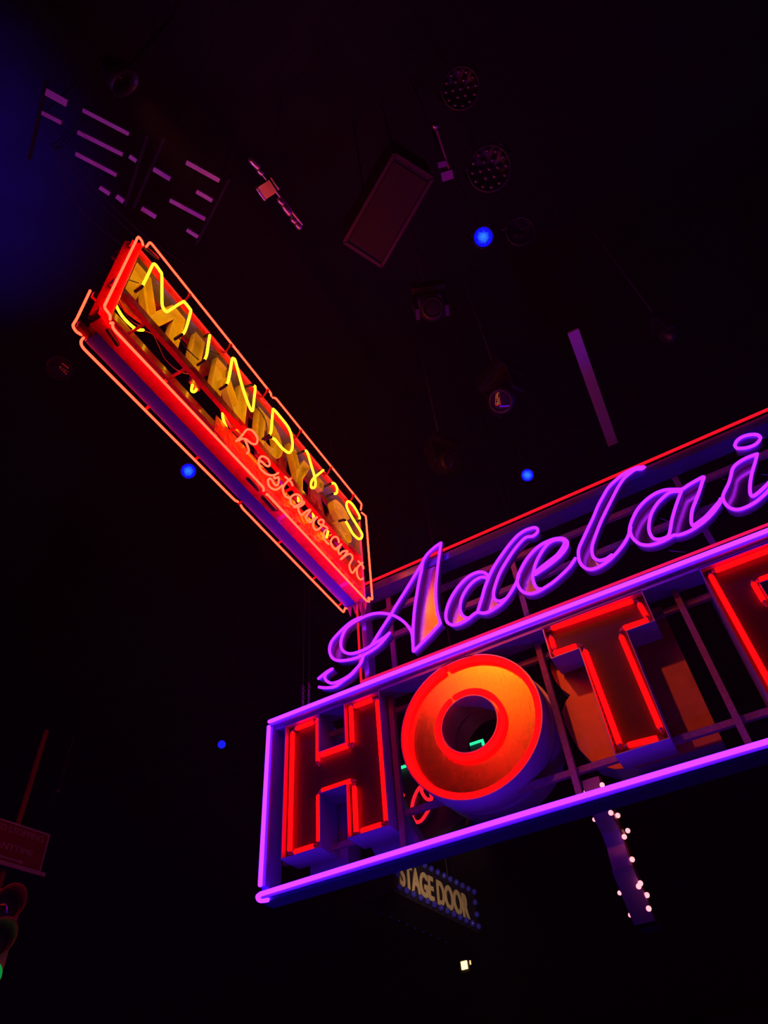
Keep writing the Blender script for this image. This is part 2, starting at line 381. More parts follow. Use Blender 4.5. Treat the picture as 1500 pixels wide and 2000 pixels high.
# ---- script panel above
RT = 6.61; RB = 5.425; RL = -2.745
b = MB(); b.box(RL - .02, XR, 5.06, 5.075, RT - .10, RT - .02); b.box(RL - .02, XR, 5.06, 5.24, RT - .115, RT - .10); H(b, 'top_beam', mat('blue_grey_beam', (.14, .12, .34), .25, .3, .2, 10))
b = MB(); b.box(RL - .02, XR, 5.03, 5.22, 5.345, 5.405); H(b, 'bottom_beam', 'beam')
b = MB(); b.box(RL + .02, RL + .07, 5.06, 5.20, RB, RT - .115); H(b, 'side_beam', 'violet')
b = MB(); b.tube([(RL, 5.035, RT), (XR, 5.035, RT + .01)], 0.0145, 8); H(b, 'neon_tube', 'n_edge')
b = MB(); b.tube([(RL, 5.015, RB - .005), (XR, 5.015, RB - .005)], 0.0125, 8); H(b, 'neon_tube', 'n_edge2')
b = MB(); b.tube([(RL, 5.02, RB + .01), (RL, 5.02, RT - .02)], 0.0125, 8); H(b, 'neon_tube', 'n_edge')
for z in (6.02, 6.36):
    b = MB(); b.box(RL + .07, XR, 5.27, 5.31, z - .03, z + .03); H(b, 'rail', 'rust')
for x in (-2.49, -1.10, 0.60, 1.7):
    b = MB(); b.box(x - .025, x + .025, 5.245, 5.27, 5.41, RT - .115); H(b, 'post', 'rust')

# violet script: each letter is a bent strip with a lit edge
VEC = Vector((0, 0.085, 0))
SY = 4.985
def script_letter(lab, strokes, panels=(), r=0.0145, dx=0.0):
    def P(tile, pts): return [onY(x, y, SY) + Vector((dx, 0, 0)) for x, y in T(tile, pts)]
    rb = MB(); tb = []
    for tile, pts, *o in strokes:
        k = 1 if (o and o[0] == 'straight') else 5
        p = smooth(P(tile, pts), k) if k > 1 else P(tile, pts)
        rb.ribbon([q + Vector((0, .008, 0)) for q in p], VEC, 0.012)
        mb = MB(); mb.tube(p, r, 8); tb.append(mb)
    L = H(rb, 'script_letter', 'violet'); L['label'] = lab
    for mb in tb: H(mb, 'neon_tube', 'n_script', L)
    for tile, pts in panels:
        mb = MB(); q = [v + Vector((0, .088, 0)) for v in P(tile, pts)]; mb.prism(q, (0, .006, 0)); H(mb, 'backing_panel', 'brass', L)
    return L
a1 = (610, 1180, 7.5); a2 = (740, 1040, 7.69); a3 = (860, 1010, 7.5); a4 = (990, 1000, 9.375); a5 = (1110, 890, 8.0); a6 = (1220, 910, 7.5); a7 = (1380, 820, 9.09)
script_letter('looping capital with long swash', [
    (a1, [(1470, 560), (1455, 420), (1390, 310), (1290, 220), (1160, 155), (1000, 130), (850, 150), (700, 215), (560, 300), (480, 380), (430, 490), (415, 590), (440, 670), (500, 715), (590, 722), (700, 690), (800, 645), (870, 600), (960, 545), (1060, 480), (1130, 420)]),
    (a1, [(720, 190), (600, 240), (480, 330), (350, 460), (275, 560), (250, 670), (280, 770), (350, 820), (450, 825), (600, 800), (720, 755), (850, 690), (970, 605), (1060, 510), (1130, 420)]),
    (a1, [(745, 765), (710, 860), (640, 950), (560, 1040), (450, 1120), (330, 1205), (200, 1225), (100, 1215)]),
    (a1, [(640, 945), (560, 1030), (450, 1100), (350, 1145), (270, 1155), (205, 1120), (180, 1060), (220, 1000), (295, 945), (200, 1000), (90, 1090)]),
    (a2, [(925, 160), (850, 210), (760, 290), (700, 360), (660, 440), (640, 560), (600, 740), (565, 950), (535, 1150), (515, 1400), (510, 1600), (515, 1780)]),
    (a2, [(935, 155), (920, 250), (895, 420), (865, 700), (855, 900), (865, 1100), (885, 1230), (925, 1360)]),
    (a2, [(925, 1362), (760, 1545), (520, 1785)], 'straight'),
    (a2, [(660, 440), (560, 605), (400, 870), (250, 1110), (180, 1230), (0, 1510), (-110, 1690)]),
], [(a2, [(925, 170), (850, 215), (760, 295), (700, 365), (665, 440), (640, 560), (600, 740), (565, 950), (535, 1150), (515, 1400), (512, 1600), (517, 1780), (760, 1545), (922, 1362), (885, 1230), (865, 1100), (855, 900), (865, 700), (895, 420)]),
    (a1, [(690, 215), (560, 300), (480, 380), (430, 490), (415, 590), (440, 670), (500, 715), (590, 722), (700, 690), (870, 600), (970, 605), (850, 690), (720, 755), (600, 800), (450, 825), (350, 820), (280, 770), (250, 670), (275, 560), (350, 460), (480, 330), (600, 250)])])
d_str = [
    (a3, [(710, 870), (660, 820), (580, 803), (480, 832), (370, 905), (250, 1035), (150, 1195), (92, 1350), (80, 1470), (108, 1545), (180, 1580), (280, 1560), (400, 1495), (480, 1430), (540, 1395), (620, 1405), (700, 1390), (800, 1335), (900, 1260), (990, 1160), (1060, 1050), (1110, 960), (1150, 860)]),
    (a3, [(690, 900), (635, 880), (570, 890), (480, 945), (390, 1045), (320, 1170), (290, 1290), (300, 1395), (350, 1460), (420, 1480)]),
    (a3, [(545, 1385), (575, 1290), (612, 1170), (650, 1030), (690, 930), (730, 830), (800, 700), (900, 550), (1020, 390), (1130, 270), (1230, 200), (1320, 165), (1390, 152), (1428, 180), (1415, 230), (1350, 278), (1270, 290), (1200, 340), (1080, 480), (960, 660), (870, 820), (810, 980), (780, 1100), (790, 1190), (835, 1225), (900, 1222), (960, 1190)]),
]
d_pan = [(a3, [(690, 890), (640, 830), (580, 805), (480, 832), (370, 905), (250, 1035), (150, 1195), (92, 1350), (80, 1470), (108, 1545), (180, 1580), (280, 1560), (400, 1495), (350, 1460), (300, 1395), (290, 1290), (320, 1170), (390, 1045), (480, 945), (570, 890), (640, 880)]),
         (a3, [(550, 1390), (612, 1170), (690, 930), (800, 700), (1020, 390), (1230, 200), (1390, 155), (1425, 185), (1350, 278), (1270, 290), (1080, 480), (960, 660), (870, 820), (810, 980), (780, 1100), (790, 1190), (835, 1225), (900, 1260), (800, 1335), (700, 1390), (620, 1405)])]
e_str = [
    (a4, [(1250, 850), (1150, 1000), (1000, 1150), (850, 1280), (700, 1380), (580, 1450), (450, 1495), (330, 1480), (240, 1410), (195, 1300), (200, 1180), (260, 1040), (350, 880), (480, 720), (620, 600), (760, 530), (880, 490), (1000, 480), (1080, 510), (1112, 575), (1080, 665), (990, 785), (880, 885), (750, 985), (620, 1075), (515, 1145)]),
    (a4, [(880, 510), (780, 560), (690, 650), (600, 790), (530, 930), (490, 1070), (475, 1200), (500, 1310), (550, 1390), (630, 1410)]),
    (a4, [(880, 510), (980, 505), (1045, 530), (1045, 590), (1010, 660), (920, 780), (810, 870), (700, 955), (530, 1090)]),
]
e_pan = [(a4, [(880, 500), (760, 530), (620, 600), (480, 720), (350, 880), (260, 1040), (200, 1180), (195, 1300), (240, 1410), (330, 1480), (450, 1495), (580, 1450), (550, 1390), (500, 1310), (475, 1200), (490, 1070), (530, 930), (600, 790), (690, 650), (780, 560)])]
script_letter('script letter d', d_str, d_pan)
script_letter('script letter e', e_str, e_pan)
script_letter('script letter l', [
    (a5, [(1150, 185), (1080, 185), (980, 225), (850, 295), (720, 400), (620, 505), (540, 640), (460, 790), (390, 960), (300, 1150), (220, 1320), (165, 1450), (158, 1560), (180, 1660), (240, 1740), (330, 1775), (430, 1758), (540, 1700), (650, 1620), (770, 1500), (870, 1370), (940, 1240), (975, 1120)]),
    (a5, [(1180, 180), (1150, 205), (1050, 215), (960, 275), (870, 355), (790, 470), (720, 600), (640, 760), (570, 900), (500, 1050), (430, 1230), (380, 1380), (368, 1480), (385, 1570), (430, 1618), (500, 1635), (590, 1610), (680, 1550)]),
    (a5, [(1060, 190), (1130, 182), (1175, 175), (1192, 180)]),
], [(a5, [(960, 240), (850, 295), (720, 400), (620, 505), (540, 640), (460, 790), (390, 960), (300, 1150), (220, 1320), (165, 1450), (158, 1560), (180, 1660), (240, 1740), (330, 1775), (430, 1758), (560, 1690), (430, 1618), (385, 1570), (368, 1480), (380, 1380), (430, 1230), (500, 1050), (570, 900), (640, 760), (720, 600), (790, 470), (870, 355)])])
script_letter('script letter a', [
    (a6, [(65, 990), (75, 900), (110, 790), (180, 650), (290, 520), (420, 420), (540, 365), (650, 345), (780, 343), (850, 335), (950, 270), (1070, 200), (1160, 160), (1135, 240), (1095, 370), (1045, 500), (992, 640), (975, 770), (982, 850), (1010, 868), (1100, 810), (1200, 730), (1300, 620), (1395, 510)]),
    (a6, [(1400, 540), (1300, 680), (1180, 800), (1060, 890), (940, 960), (800, 1010), (720, 1015), (640, 1060), (540, 1110), (420, 1150), (320, 1160), (220, 1140), (130, 1070), (85, 980), (80, 880)]),
    (a6, [(820, 370), (720, 375), (640, 400), (560, 465), (470, 560), (400, 680), (365, 800), (355, 920), (380, 1010), (430, 1065), (510, 1075), (600, 1050), (640, 1020), (665, 950), (690, 800), (730, 650), (780, 500), (835, 360)]),
], [(a6, [(820, 350), (650, 350), (540, 370), (420, 425), (290, 525), (180, 655), (110, 790), (75, 900), (85, 980), (130, 1070), (220, 1140), (320, 1160), (420, 1150), (540, 1110), (430, 1065), (380, 1010), (355, 920), (365, 800), (400, 680), (470, 560), (560, 465), (640, 400), (720, 375)]),
    (a6, [(835, 360), (780, 500), (730, 650), (690, 800), (665, 950), (650, 1010), (720, 1015), (800, 1010), (940, 960), (1060, 890), (1010, 868), (982, 850), (975, 770), (992, 640), (1045, 500), (1095, 370), (1150, 170), (1070, 205), (950, 275)])])
script_letter('script letter i with oval dot', [
    (a7, [(500, 450), (540, 370), (640, 300), (780, 262), (900, 265), (955, 310), (935, 370), (860, 440), (740, 488), (620, 505), (535, 500), (500, 450)]),
    (a7, [(900, 605), (780, 645), (650, 705), (530, 785), (460, 875), (430, 1000), (390, 1130), (320, 1270), (290, 1360), (305, 1440), (370, 1530), (460, 1580), (570, 1590), (700, 1550), (850, 1470), (980, 1370), (1091, 1260), (1230, 1080)]),
    (a7, [(900, 605), (860, 760), (810, 930), (780, 1080), (770, 1230), (785, 1330), (830, 1350), (920, 1290), (1020, 1200), (1091, 1130), (1230, 960)]),
    (a7, [(-30, 1750), (100, 1600), (200, 1480), (250, 1400)]),
], [(a7, [(890, 620), (780, 650), (650, 705), (530, 785), (460, 875), (430, 1000), (390, 1130), (320, 1270), (290, 1360), (305, 1440), (370, 1530), (460, 1580), (570, 1590), (700, 1550), (830, 1350), (785, 1330), (770, 1230), (780, 1080), (810, 930), (860, 760)])])
script_letter('second script letter d', d_str, d_pan, dx=3.03)
# thin feed wires across the panel
for tile, pts in ((a5, [(565, 1430), (640, 1412), (760, 1415)]), (a6, [(515, 768), (580, 790), (635, 808)]), (a6, [(650, 1240), (760, 1255), (880, 1262)]), (a7, [(245, 1020), (290, 1050), (350, 1060)]), (a7, [(970, 972), (1040, 975), (1091, 985)]), (a1, [(1225, 770), (1215, 800), (1210, 830)])):
    b = MB(); b.tube(smooth([onY(x, y, 5.10) for x, y in T(tile, pts)]), .002, 6); H(b, 'feed_wire', 'steel')

# ------------------------------------------------------------------ suspension cables of the hotel sign
for (px, py), g in (((612, 1378), 0), ((600, 1385), 1)):
    p = onY(px, py, 5.1 + .0); p.z = 5.31
for x in (-3.40, -3.47):
    o = thing('suspension_cable', 'thin dark cable rising from the left end of the purple frame' if x == -3.40 else 'thin dark cable, the outer of the pair beside the script swash', 'cable', (x, 5.12, 5.30), group='suspension cables of the signs')
    b = MB(); b.tube([(0, 0, .42), (0.0, 0, HZ - 5.30)], .005, 6); b.build('wire', 'blackm', o)
    b = MB()
    for k in range(9):
        a = Vector((0, 0, .02 + k * .045)); ax = Vector((1, 0, 0)) if k % 2 else Vector((0, 1, 0))
        b.tube([a + ax * (.012 * math.cos(t)) + Vector((0, 0, .03 * math.sin(t) + .02)) for t in [2 * math.pi * q / 10 for q in range(10)]], .0035, 5, closed=True)
    b.build('chain', 'steel', o)
for x in (-1.0, 2.2):
    o = thing('suspension_cable', 'dark cable holding the far side of the script panel' if x > 0 else 'dark cable holding the middle of the script panel', 'cable', (x, 5.22, RT - .1), group='suspension cables of the signs')
    b = MB(); b.tube([(0, 0, 0), (0, 0, HZ - RT + .1)], .004, 6); b.build('wire', 'blackm', o)

# ------------------------------------------------------------------ RESTAURANT SIGN (box sign, front face looks to +X)
MX = -2.373
MO = Vector((-2.5, 2.9, 6.0))
rest = thing('restaurant_sign', 'red neon box sign with yellow letter tubes and pink script, hanging at an angle', 'sign', MO)
def R(mb, name, material, parent=None): return mb.build(name, material, parent or rest, MO)
YA, YB = 1.15, 4.60
ZB, ZT = 6.0, 7.19
XF, XK = -2.425, -2.625
b = MB(); b.box(XK - .012, -2.525, YA + .10, YB, ZB - .016, ZB + .004); R(b, 'belly_panel', 'belly')
b = MB(); b.box(-2.525, XF, YA + .03, YB, ZB - .012, ZB); b.box(XF - .006, XF, YA, YB, ZB, ZB + .06); R(b, 'bottom_rail', 'redp')
b = MB(); b.box(XF - .03, XF - .012, YA, YB, ZB + .06, ZB + .10); R(b, 'bottom_rail', 'rust')
b = MB(); b.box(XK, XK + .02, YA, YB, ZB, ZB + .08); R(b, 'back_rail', 'redp')
b = MB(); b.box(XK, XF, YA, YB, ZT, ZT + .02); R(b, 'roof_panel', 'grey')
b = MB(); b.box(XF - .02, XF, YA, YB, ZT - .07, ZT); R(b, 'top_rail', 'redp')
b = MB(); b.box(XK, XK + .02, YA, YB, ZT - .07, ZT); R(b, 'top_rail', 'redp')
b = MB(); b.prism([(-2.505, YA - .012, ZB + .03), (-2.395, YA + .075, ZB + .03), (-2.395, YA + .075, 7.26), (-2.505, YA - .012, 7.26)], (-.006, .008, 0)); R(b, 'end_plate', 'redp')
b = MB(); b.box(XK, -2.505, YA + .10, YA + .112, ZB, ZT); b.box(-2.515, -2.505, YA, YA + .112, ZB, ZT); R(b, 'recessed_plate', 'blackm')
b = MB(); b.box(XK, XF, YB - .02, YB, ZB, ZT); b.box(XF - .05, XF + .005, YB - .03, YB + .01, ZB - .02, ZT); R(b, 'end_plate', 'beam')
b = MB()
for i in range(4):                                  # saw-tooth lower edge at the far end
    x0 = XK - .01 + i * .056; b.prism([(x0, YB + .012, ZB + .01), (x0 + .056, YB + .012, ZB + .01), (x0 + .035, YB + .012, ZB - .13)], (0, .008, 0))
R(b, 'saw_tooth_trim', 'beam')
# middle bar
p1 = onX(*T((200, 450, 7.4), [(225, 790)])[0], XF + .01); p2 = onX(*T((340, 620, 8.333), [(1000, 1520)])[0], XF + .01)
zbar = 6.475
b = MB(); b.box(XF - .03, XF + .01, YA, YB - .02, zbar - .035, zbar + .045); R(b, 'middle_bar', 'redp')
b = MB(); b.box(XK, XK + .02, YA, YB - .02, zbar - .035, zbar + .045); R(b, 'middle_bar', 'redp')
# red lining behind the script
b = MB(); b.box(-2.53, -2.52, 2.42, YB - .02, ZB, zbar - .02)
R(b, 'lining_panel', 'redfoil')
b = MB(); b.box(-2.56, -2.53, YA + .05, 2.3, 6.0, 6.1); R(b, 'wireway', 'rust')
# cross braces
for y in (1.5, 1.95, 2.6, 3.4, 4.1):
    b = MB(); b.box(XK + .02, XF - .03, y, y + .02, zbar - .01, zbar + .01); R(b, 'brace', 'redp')
# letter troughs and their tubes
t1 = (200, 450, 7.4); t2 = (340, 620, 8.333); t3 = (420, 780, 8.333); t4 = (540, 900, 7.5); t5 = (560, 1000, 8.333); t6 = (130, 580, 7.5); t7 = (480, 820, 10.714)
def PX(tile, pts, X=MX): return [onX(x, y, X) for x, y in T(tile, pts)]
def trough(polys, holes=(), x0=-2.545, d=.065, th=.005):
    """an open painted trough with a flat back; outlines are (Y, Z) lists"""
    b = MB()
    for poly in polys:
        inn = offset(poly, th); n = len(poly)
        vv = [(x0 + d, y, z) for y, z in poly] + [(x0 + d, y, z) for y, z in inn] + [(x0, y, z) for y, z in poly] + [(x0 + .006, y, z) for y, z in inn]; fs = []
        for i in range(n):
            j = (i + 1) % n
            fs += [(i, j, n + j, n + i), (j, i, 2 * n + i, 2 * n + j), (n + i, n + j, 3 * n + j, 3 * n + i)]
        b.add(vv, fs); b.prism([(x0, y, z) for y, z in poly], (.006, 0, 0))
    return b
def stroke(pts, w):
    """outline of a brush stroke along a smooth path"""
    P = smooth([(y, z, 0) for y, z in pts], 4); L = []; Rr = []
    for i, p in enumerate(P):
        d = (P[min(i + 1, len(P) - 1)] - P[max(i - 1, 0)]).normalized(); o = Vector((-d.y, d.x, 0)) * w / 2
        L.append((p.x + o.x, p.y + o.y)); Rr.append((p.x - o.x, p.y - o.y))
    return L + Rr[::-1]
FAR = []
def yellow(lab, pts, polys, x0=-2.545):
    FAR.append(polys)
    L = R(trough(polys, x0=x0), 'letter', 'yelp'); L['label'] = lab
    t = MB(); t.tube(smooth(pts, 4), .0108, 8); R(t, 'neon_tube', 'n_yellow', L)
    for p, q in ((pts[0], pts[1]), (pts[-1], pts[-2])):
        e = MB(); p = Vector(p); d = (p - Vector(q)).normalized(); e.tube([p + d * .008, p + d * .022 + Vector((-.012, 0, 0)), p + d * .03 + Vector((-.06, 0, 0))], .013, 8)
        R(e, 'electrode', 'black', L)
    return L
zt, zl = 7.12, 6.63
w_ = .105
yellow('yellow letter M', PX(t1, [(580, 800), (650, 660), (720, 510), (745, 485), (775, 505), (835, 590), (858, 640), (860, 840), (862, 1050), (880, 1120), (920, 1172), (960, 1160), (1060, 1095), (1165, 1032), (1190, 1040), (1262, 1130), (1275, 1180), (1220, 1380), (1185, 1470), (1155, 1500)]),
       [[(1.28, zl), (1.28, zt), (1.44, zt), (1.575, zl + .16), (1.70, zt), (1.86, zt), (1.86, zl), (1.75, zl), (1.75, zt - .16), (1.63, zl), (1.52, zl), (1.39, zt - .18), (1.39, zl)]])
yellow('yellow letter I', PX(t2, [(580, 290), (555, 450), (530, 610), (495, 690)]), [[(1.99, zl), (1.99, zt), (2.11, zt), (2.11, zl)]])
yellow('yellow letter N', PX(t2, [(855, 1090), (885, 1020), (918, 850), (945, 680), (965, 668), (995, 700), (1050, 900), (1110, 1120), (1165, 1290), (1222, 1440), (1262, 1515), (1285, 1490), (1305, 1300), (1322, 1140), (1295, 1112)]),
       [[(2.27, zl), (2.27, zt), (2.41, zt), (2.60, zl + .20), (2.60, zt), (2.72, zt), (2.72, zl), (2.59, zl), (2.39, zt - .20), (2.39, zl)]])
dd_ = [(2.88, zl), (2.88, zt), (3.06, zt), (3.19, zt - .05), (3.27, zt - .14), (3.29, (zt + zl) / 2), (3.25, zl + .12), (3.17, zl + .04), (3.04, zl), (2.965, zl), (2.965, zl + .10), (3.04, zl + .105), (3.12, zl + .15), (3.165, (zt + zl) / 2), (3.14, zt - .15), (3.04, zt - .105), (2.99, zt - .105), (2.99, zl + .02), (2.95, zl)]
yellow('yellow letter D', PX(t3, [(882, 575), (910, 530), (925, 380), (942, 180), (962, 170), (1050, 270), (1170, 420), (1230, 540), (1258, 680), (1255, 800), (1215, 865), (1160, 850), (1070, 770), (980, 660), (925, 625)]),
       [[(2.88, zl), (2.88, zt), (2.985, zt), (2.985, zl)], stroke([(2.985, zt - .053), (3.08, zt - .055), (3.17, zt - .11), (3.22, zt - .245), (3.17, zl + .11), (3.08, zl + .055), (2.985, zl + .053)], w_)])
yellow('yellow letter Y', PX(t7, [(1225, 655), (1270, 655), (1305, 730), (1345, 860), (1385, 1000), (1425, 1130)]) + PX(t4, [(570, 290), (570, 360), (548, 395), (512, 390), (508, 320), (545, 255), (610, 200), (685, 138)]),
       [[(3.37, zt), (3.49, zt), (3.555, zt - .18), (3.62, zt), (3.74, zt), (3.61, zt - .30), (3.61, zl), (3.50, zl), (3.50, zt - .30)]])
yellow('yellow apostrophe', PX(t4, [(800, 335), (840, 328), (870, 360), (888, 410), (880, 475), (830, 482)]), [[(3.88, zt), (3.98, zt), (3.96, zt - .14), (3.90, zt - .14)]])
yellow('yellow letter S', PX(t4, [(1212, 862), (1215, 810), (1130, 660), (1065, 598), (1032, 610), (1035, 690), (1120, 850), (1220, 1010), (1255, 1085), (1240, 1135), (1195, 1140), (1120, 1070), (1065, 970), (1015, 885)]),
       [stroke([(4.46, zt - .11), (4.36, zt - .05), (4.24, zt - .07), (4.20, zt - .16), (4.30, zt - .24), (4.43, zt - .31), (4.45, zl + .09), (4.34, zl + .05), (4.20, zl + .11)], .095)])
for polys in FAR:                                    # letters of the far face, mirrored, seen from behind
    b = MB()
    for poly in polys: b.prism([(-2.612, YA + YB - y, z + .02) for y, z in poly], (.030, 0, 0))
    R(b, 'far_letter', 'redp')
# tubes of the far face glimpsed through the open half
def fartube(tile, pts, X=-2.60):
    b = MB(); b.tube(smooth(PX(tile, pts, X)), .011, 8); R(b, 'far_neon_tube', 'n_yellow')
fartube(t1, [(160, 985), (185, 1060), (280, 1230), (400, 1360), (500, 1430), (590, 1440)])
fartube(t3, [(130, 175), (125, 280), (160, 400), (220, 530), (275, 612)])
fartube(t2, [(270, 880), (290, 950), (315, 1020)]); fartube(t2, [(300, 1095), (285, 1190), (330, 1208), (365, 1165)])
fartube(t4, [(320, 530), (320, 590)], -2.50); fartube(t4, [(535, 745), (545, 840)], -2.50); fartube(t4, [(760, 1020), (735, 1120)], -2.50)
# pink script tubes
def script_tubes(lab, lines):
    L = None
    for tile, pts in lines:
        b = MB(); b.tube(smooth(PX(tile, pts), 4), .0088, 7)
        if L is None: L = R(b, 'script_tube', 'n_pink'); L['label'] = lab
        else: R(b, 'neon_tube', 'n_pink', L)
script_tubes('pink script letter R', [(t3, [(345, 680), (430, 600), (500, 510), (545, 488), (620, 520), (670, 590), (692, 650), (680, 710), (640, 730), (580, 710), (510, 655), (440, 640), (385, 670)]), (t3, [(490, 665), (520, 740), (545, 810), (545, 855), (520, 880)])])
script_tubes('pink script letter e', [(t3, [(735, 1000), (780, 1030), (820, 1070), (870, 1088), (892, 1050), (862, 975), (800, 932), (745, 935), (710, 1000), (730, 1110), (800, 1190), (880, 1230), (960, 1235), (1030, 1195)])])
script_tubes('pink script letter s', [(t3, [(955, 1245), (970, 1285), (1030, 1270), (1035, 1340), (1015, 1395), (970, 1385), (920, 1305), (885, 1288), (860, 1330), (880, 1410), (940, 1458), (1010, 1465), (1095, 1400)])])
script_tubes('pink script letter t', [(t3, [(1235, 1290), (1190, 1320), (1130, 1390), (1105, 1450), (1115, 1520), (1150, 1580), (1215, 1602)]), (t3, [(1140, 1262), (1190, 1300), (1240, 1350), (1262, 1400)])])
script_tubes('pink script letters a and u', [(t4, [(375, 570), (340, 510), (285, 490), (225, 518), (200, 570), (220, 630), (270, 660), (330, 640), (385, 595), (405, 620), (340, 670), (250, 680), (310, 660), (320, 720), (360, 792), (405, 765), (445, 735), (500, 718), (455, 780), (430, 830), (470, 892), (505, 895), (545, 840), (595, 825)])])
script_tubes('pink script letter r', [(t4, [(595, 825), (550, 880), (540, 960), (580, 1012), (640, 985), (680, 930), (692, 880), (650, 860), (612, 890), (635, 930), (690, 950), (750, 990), (705, 1030), (690, 1100), (720, 1180), (765, 1220)])])
script_tubes('second pink script letter a', [(t5, [(850, 495), (835, 430), (790, 400), (740, 430), (718, 490), (740, 560), (790, 600), (840, 565), (892, 520), (855, 575), (840, 640), (858, 690)])])
script_tubes('pink script letter n', [(t5, [(862, 690), (920, 640), (990, 635), (955, 690), (875, 775), (960, 712), (1015, 680), (1062, 705), (1070, 760), (1032, 830), (1020, 890), (1045, 965), (1075, 990), (1125, 915)])])
script_tubes('second pink script letter t', [(t5, [(1235, 825), (1195, 855), (1152, 905), (1140, 975), (1160, 1060), (1205, 1100), (1240, 1080)]), (t5, [(1165, 800), (1205, 840), (1240, 880), (1250, 920)])])
# border tubes
bt = (400, 680, 3.703)
def border(pts, k=4):
    b = MB(); b.tube(pts, .0092, 8); R(b, 'border_tube', 'n_pink')
def rnd(pts, r=.03, k=4):
    """straight runs with rounded corners"""
    P = [Vector(p) for p in pts]; out = [P[0]]
    for i in range(1, len(P) - 1):
        a = P[i] + (P[i - 1] - P[i]).normalized() * min(r, (P[i - 1] - P[i]).length * .45); c = P[i] + (P[i + 1] - P[i]).normalized() * min(r, (P[i + 1] - P[i]).length * .45)
        for j in range(k + 1):
            t = j / k; out.append(a * (1 - t) ** 2 + P[i] * 2 * t * (1 - t) + c * t * t)
    out.append(P[-1]); return out
border(rnd(PX(t1, [(585, 210), (575, 155), (518, 85), (20, 1110), (115, 1225), (112, 1285)])))
border(rnd(PX(t1, [(635, 235), (690, 165)]) + PX(bt, [(478, 325), (481, 345)])))
border(rnd(PX(bt, [(492, 358), (512, 360), (1135, 1128), (1128, 1168)])))
border(rnd(PX(bt, [(1135, 1190), (1165, 1215), (1212, 1820), (1180, 1802), (1192, 1835)]) + PX(bt, [(1170, 1828)]) + PX(bt, [(450, 1055)]) + PX(bt, [(446, 1060)]), .02))
border(rnd(PX(t6, [(645, 385), (685, 375), (670, 430), (705, 490)]) + PX(t3, [(795, 1440), (788, 1488)]), .02))
XB = MX - .292
border(rnd(PX(t6, [(345, -90), (145, 330), (85, 420), (140, 510), (215, 552)], XB)))
border(rnd(PX(t6, [(250, 598), (205, 650), (225, 730)], XB) + PX(t3, [(325, 1645), (370, 1665)], XB)))
border(rnd(PX(t3, [(418, 1722), (445, 1770)], XB) + PX(t5, [(925, 1635), (955, 1550), (1000, 1575)], XB), .02))
# stand-offs that hold the border tubes
for y in (1.75, 2.3, 2.85, 3.4, 3.95, 4.4):
    for X, z, zz in ((MX, 7.262, ZT), (MX, 5.945, ZB)):
        b = MB(); b.tube([(X, y, z), (XF, y, zz)], .009, 6); b.box(X - .012, X + .012, y - .012, y + .012, z - .004, z + .012) ; R(b, 'tube_support', 'redp')
    b = MB(); b.tube([(XB, y + .12, 5.975), (XK, y + .12, ZB - .005)], .011, 6); R(b, 'tube_support', 'redp')
# black tape boots on the border-tube ends
for (t, pts, X) in ((t1, [(590, 235), (790, 400)], MX - .04), (t1, [(90, 1450), (215, 1640)], MX - .06), (bt, [(470, 1120), (520, 1165)], MX - .04), (t3, [(540, 1290), (700, 1460)], MX - .04), (t3, [(780, 1590), (960, 1790)], MX - .04)):
    q = PX(t, pts, X); b = MB(); b.tube(q, .02, 8); R(b, 'electrode_boot', 'black')
# loose wires
for pts in ([(t1, (600, 1450)), (t1, (730, 1510)), (t1, (820, 1680)), (t1, (900, 1850)), (t1, (1050, 2000)), (t2, (180, 910)), (t2, (290, 915))],
            [(t1, (210, 940)), (t1, (300, 1150)), (t1, (420, 1310)), (t1, (560, 1390))]):
    b = MB(); b.tube(smooth([onX(*T(t, [p])[0], -2.5) for t, p in pts]), .0035, 6); R(b, 'wire', 'copper')
for pts in ([(t1, (1100, 1540)), (t1, (1200, 1690)), (t1, (1390, 1870))], [(t2, (590, 550)), (t2, (700, 590)), (t2, (800, 610)), (t2, (870, 660)), (t2, (880, 760)), (t2, (845, 970))],
            [(t3, (660, 110)), (t3, (740, 200)), (t3, (820, 340)), (t3, (845, 480)), (t3, (840, 560))], [(t1, (300, 680)), (t1, (400, 720)), (t1, (520, 760))]):
    b = MB(); b.tube(smooth([onX(*T(t, [p])[0], -2.46) for t, p in pts]), .0055, 6); R(b, 'wire', 'black')
for y in (1.5, 4.2):
    b = MB(); b.tube([(-2.52, y, ZT + .015), (-2.52, y, HZ)], .004, 6)
    o = thing('suspension_cable', 'dark cable above the near end of the red box sign' if y < 2 else 'dark cable above the far end of the red box sign', 'cable', (-2.52, y, ZT + .02), group='suspension cables of the signs')
    b.build('wire', 'blackm', o, (-2.52, y, ZT + .02))

